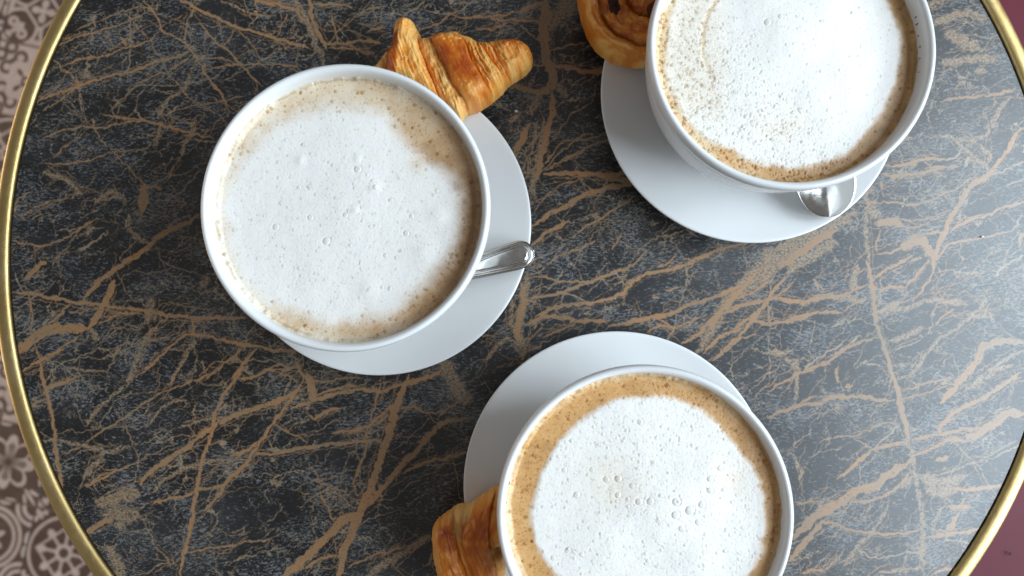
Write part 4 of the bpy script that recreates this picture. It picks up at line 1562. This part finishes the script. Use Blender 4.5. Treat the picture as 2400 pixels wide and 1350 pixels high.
# ------------------------------------------------------------------ spoons
def spoon(label, tip, direction, z_tip, z_end, from_handle):
    """tip: the end that shows (m); direction: unit vector along the spoon away from that end; lies from z_tip to z_end"""
    Lb, L = 46.0, 142.0                       # bowl length, whole length (mm)
    root = thing('teaspoon', label, 'spoon', (tip[0], tip[1], z_tip), 'teaspoons on the saucers')
    yaw = math.atan2(direction[1], direction[0])
    pitch = -math.atan2(z_end - z_tip, L / 1000)
    root.rotation_euler = (0, pitch, yaw)

    def surf(name, s, hw, zc, prof, th=1.1):
        nu = 33
        u = np.linspace(-1, 1, nu)
        T, B = [], []
        for k in range(len(s)):
            z = zc[k] + prof(u, k)
            x = np.full(nu, s[k])
            T.append(np.stack([x, u * hw[k], z], -1))
            B.append(np.stack([x, u * hw[k] * 0.985, z - th * (1 - 0.55 * np.abs(u) ** 6)], -1))
        T, B = np.array(T), np.array(B)
        ns = len(s)
        V = np.concatenate([T.reshape(-1, 3), B.reshape(-1, 3)]) / 1000
        o_ = ns * nu
        F = []
        for k in range(ns - 1):
            for i in range(nu - 1):
                a = k * nu + i
                F.append((a, a + nu, a + nu + 1, a + 1))
                F.append((o_ + a, o_ + a + 1, o_ + a + nu + 1, o_ + a + nu))
            for i in (0, nu - 1):
                a = k * nu + i
                F.append((a, o_ + a, o_ + a + nu, a + nu) if i == 0 else (a, a + nu, o_ + a + nu, o_ + a))
        for k in (0, ns - 1):
            for i in range(nu - 1):
                a = k * nu + i
                F.append((a, a + 1, o_ + a + 1, o_ + a) if k == 0 else (a, o_ + a, o_ + a + 1, a + 1))
        if from_handle is False:
            return mesh_np(name, V, np.array(F))
        return mesh_np(name, V, np.array(F))
    # along-spoon coordinate t: 0 at the bowl's tip, L at the handle's end
    tb = Lb * 0.5 * (1 - np.cos(np.linspace(0, math.pi, 40)))
    e = tb / Lb
    hwb = 16.0 * np.clip(1 - np.abs((e - 0.46) / np.where(e < .46, .46, .585)) ** 2.35, 0.0004, 1) ** 0.5
    hwb = np.maximum(hwb, np.where(e > .9, 2.6, 0.25))
    dep = 5.2 * np.clip(1 - ((e - .45) / .56) ** 2, 0, 1)
    zb = np.zeros_like(tb)

    def pb(u, k):
        return -dep[k] * (1 - u ** 2) + 0.25 * np.exp(-((np.abs(u) - .97) / .03) ** 2)
    th_ = np.concatenate([np.linspace(Lb - 0.6, L - 9, 50), L - 9 + 9 * np.sin(np.linspace(0.06, math.pi / 2, 16))])
    f = (th_ - Lb) / (L - Lb)
    hwh = 2.6 + 4.9 * sstep(0.25, 0.93, f)
    endr = np.clip((th_ - (L - 9)) / 9, 0, 1)
    hwh = hwh * np.sqrt(np.clip(1 - endr ** 2.2, 0.0025, 1))
    zh = 2.0 * np.sin(np.clip(f, 0, 1) * math.pi * .9) - 0.2

    def ph(u, k):
        w = sstep(.28, .55, f[k])
        y = u * hwh_[k]
        de = (1 - np.abs(u)) * hwh_[k]                      # distance to the outline
        cx = L - 7.6
        if tt_[k] > cx:
            de = np.clip(7.6 - np.hypot(tt_[k] - cx, y), 0, 9)
        border = (1.25 - .6 * endr[k]) * np.exp(-((de - 1.5) / .75) ** 2) - (0.9 - .45 * endr[k]) * np.exp(-((de - 3.0) / .6) ** 2)
        return 0.9 * (1 - np.abs(u) ** 2.2) * (1 - .8 * w) + w * border - 0.35 * w * np.exp(-(de / .5) ** 2)
    hwh_, tt_ = (hwh[::-1], th_[::-1]) if from_handle else (hwh, th_)
    if from_handle:
        sb, sh = L - tb[::-1], L - th_[::-1]
        hb, dh = hwb[::-1], hwh[::-1]
        dep = dep[::-1]
        f, endr = f[::-1], endr[::-1]
        obj('handle', surf('handle', sh, dh, zh[::-1], lambda u, k: ph(u, k), 1.5), STEEL, root)
        obj('bowl', surf('bowl', sb, hb, zb, pb), STEEL, root)
    else:
        obj('bowl', surf('bowl', tb, hwb, zb, pb), STEEL, root)
        obj('handle', surf('handle', th_, hwh, zh, ph, 1.5), STEEL, root)


spoon('steel teaspoon whose handle sticks out past the right edge of the left saucer', (0.0014, -0.0061), (-0.959, -0.284), 0.0262, 0.0185, True)
spoon('steel teaspoon whose bowl shows below the upper right cup on its saucer', (0.1562, 0.0114), (-0.13, 0.9915), 0.0262, 0.0300, False)


# ------------------------------------------------------------------ crumbs
def crumb(name, label, loc, size, seed, m):
    rng = np.random.default_rng(seed)
    V = []
    for z, n_, rr in ((0, 6, .9), (.55, 6, 1.0), (1.0, 5, .5)):
        for i in range(n_):
            a = 2 * math.pi * (i + rng.uniform(-.3, .3)) / n_
            k = rr * rng.uniform(.7, 1.1)
            V.append((k * math.cos(a), k * math.sin(a), z))
    import bmesh
    bm = bmesh.new()
    for v in V:
        bm.verts.new((v[0] * size, v[1] * size * .75, v[2] * size))
    bmesh.ops.convex_hull(bm, input=bm.verts)
    me = bpy.data.meshes.new(name)
    bm.to_mesh(me)
    bm.free()
    tag(obj(name, me, m, None, loc), label, 'crumb')


SUGAR = plain('sugar_white', (0.78, 0.77, 0.72), 0.25, nscale=800, namp=0.15)
DARKC = plain('dark_crumb', (0.03, 0.010, 0.012), 0.6, nscale=800, namp=0.4)
crumb('sugar_grain', 'tiny white grain on the table just right of the croissant', (-0.0079, 0.0751, 0.0), 0.0011, 1, SUGAR)
crumb('sugar_grain', 'tiny bright grain on the table far right, below the upper right cup', (0.2512, 0.0041, 0.0), 0.0010, 2, SUGAR)
crumb('dark_crumb', 'small dark crumb on the maroon seat at the lower right corner', (0.4376, -0.2504, -0.2675), 0.0016, 3, DARKC)
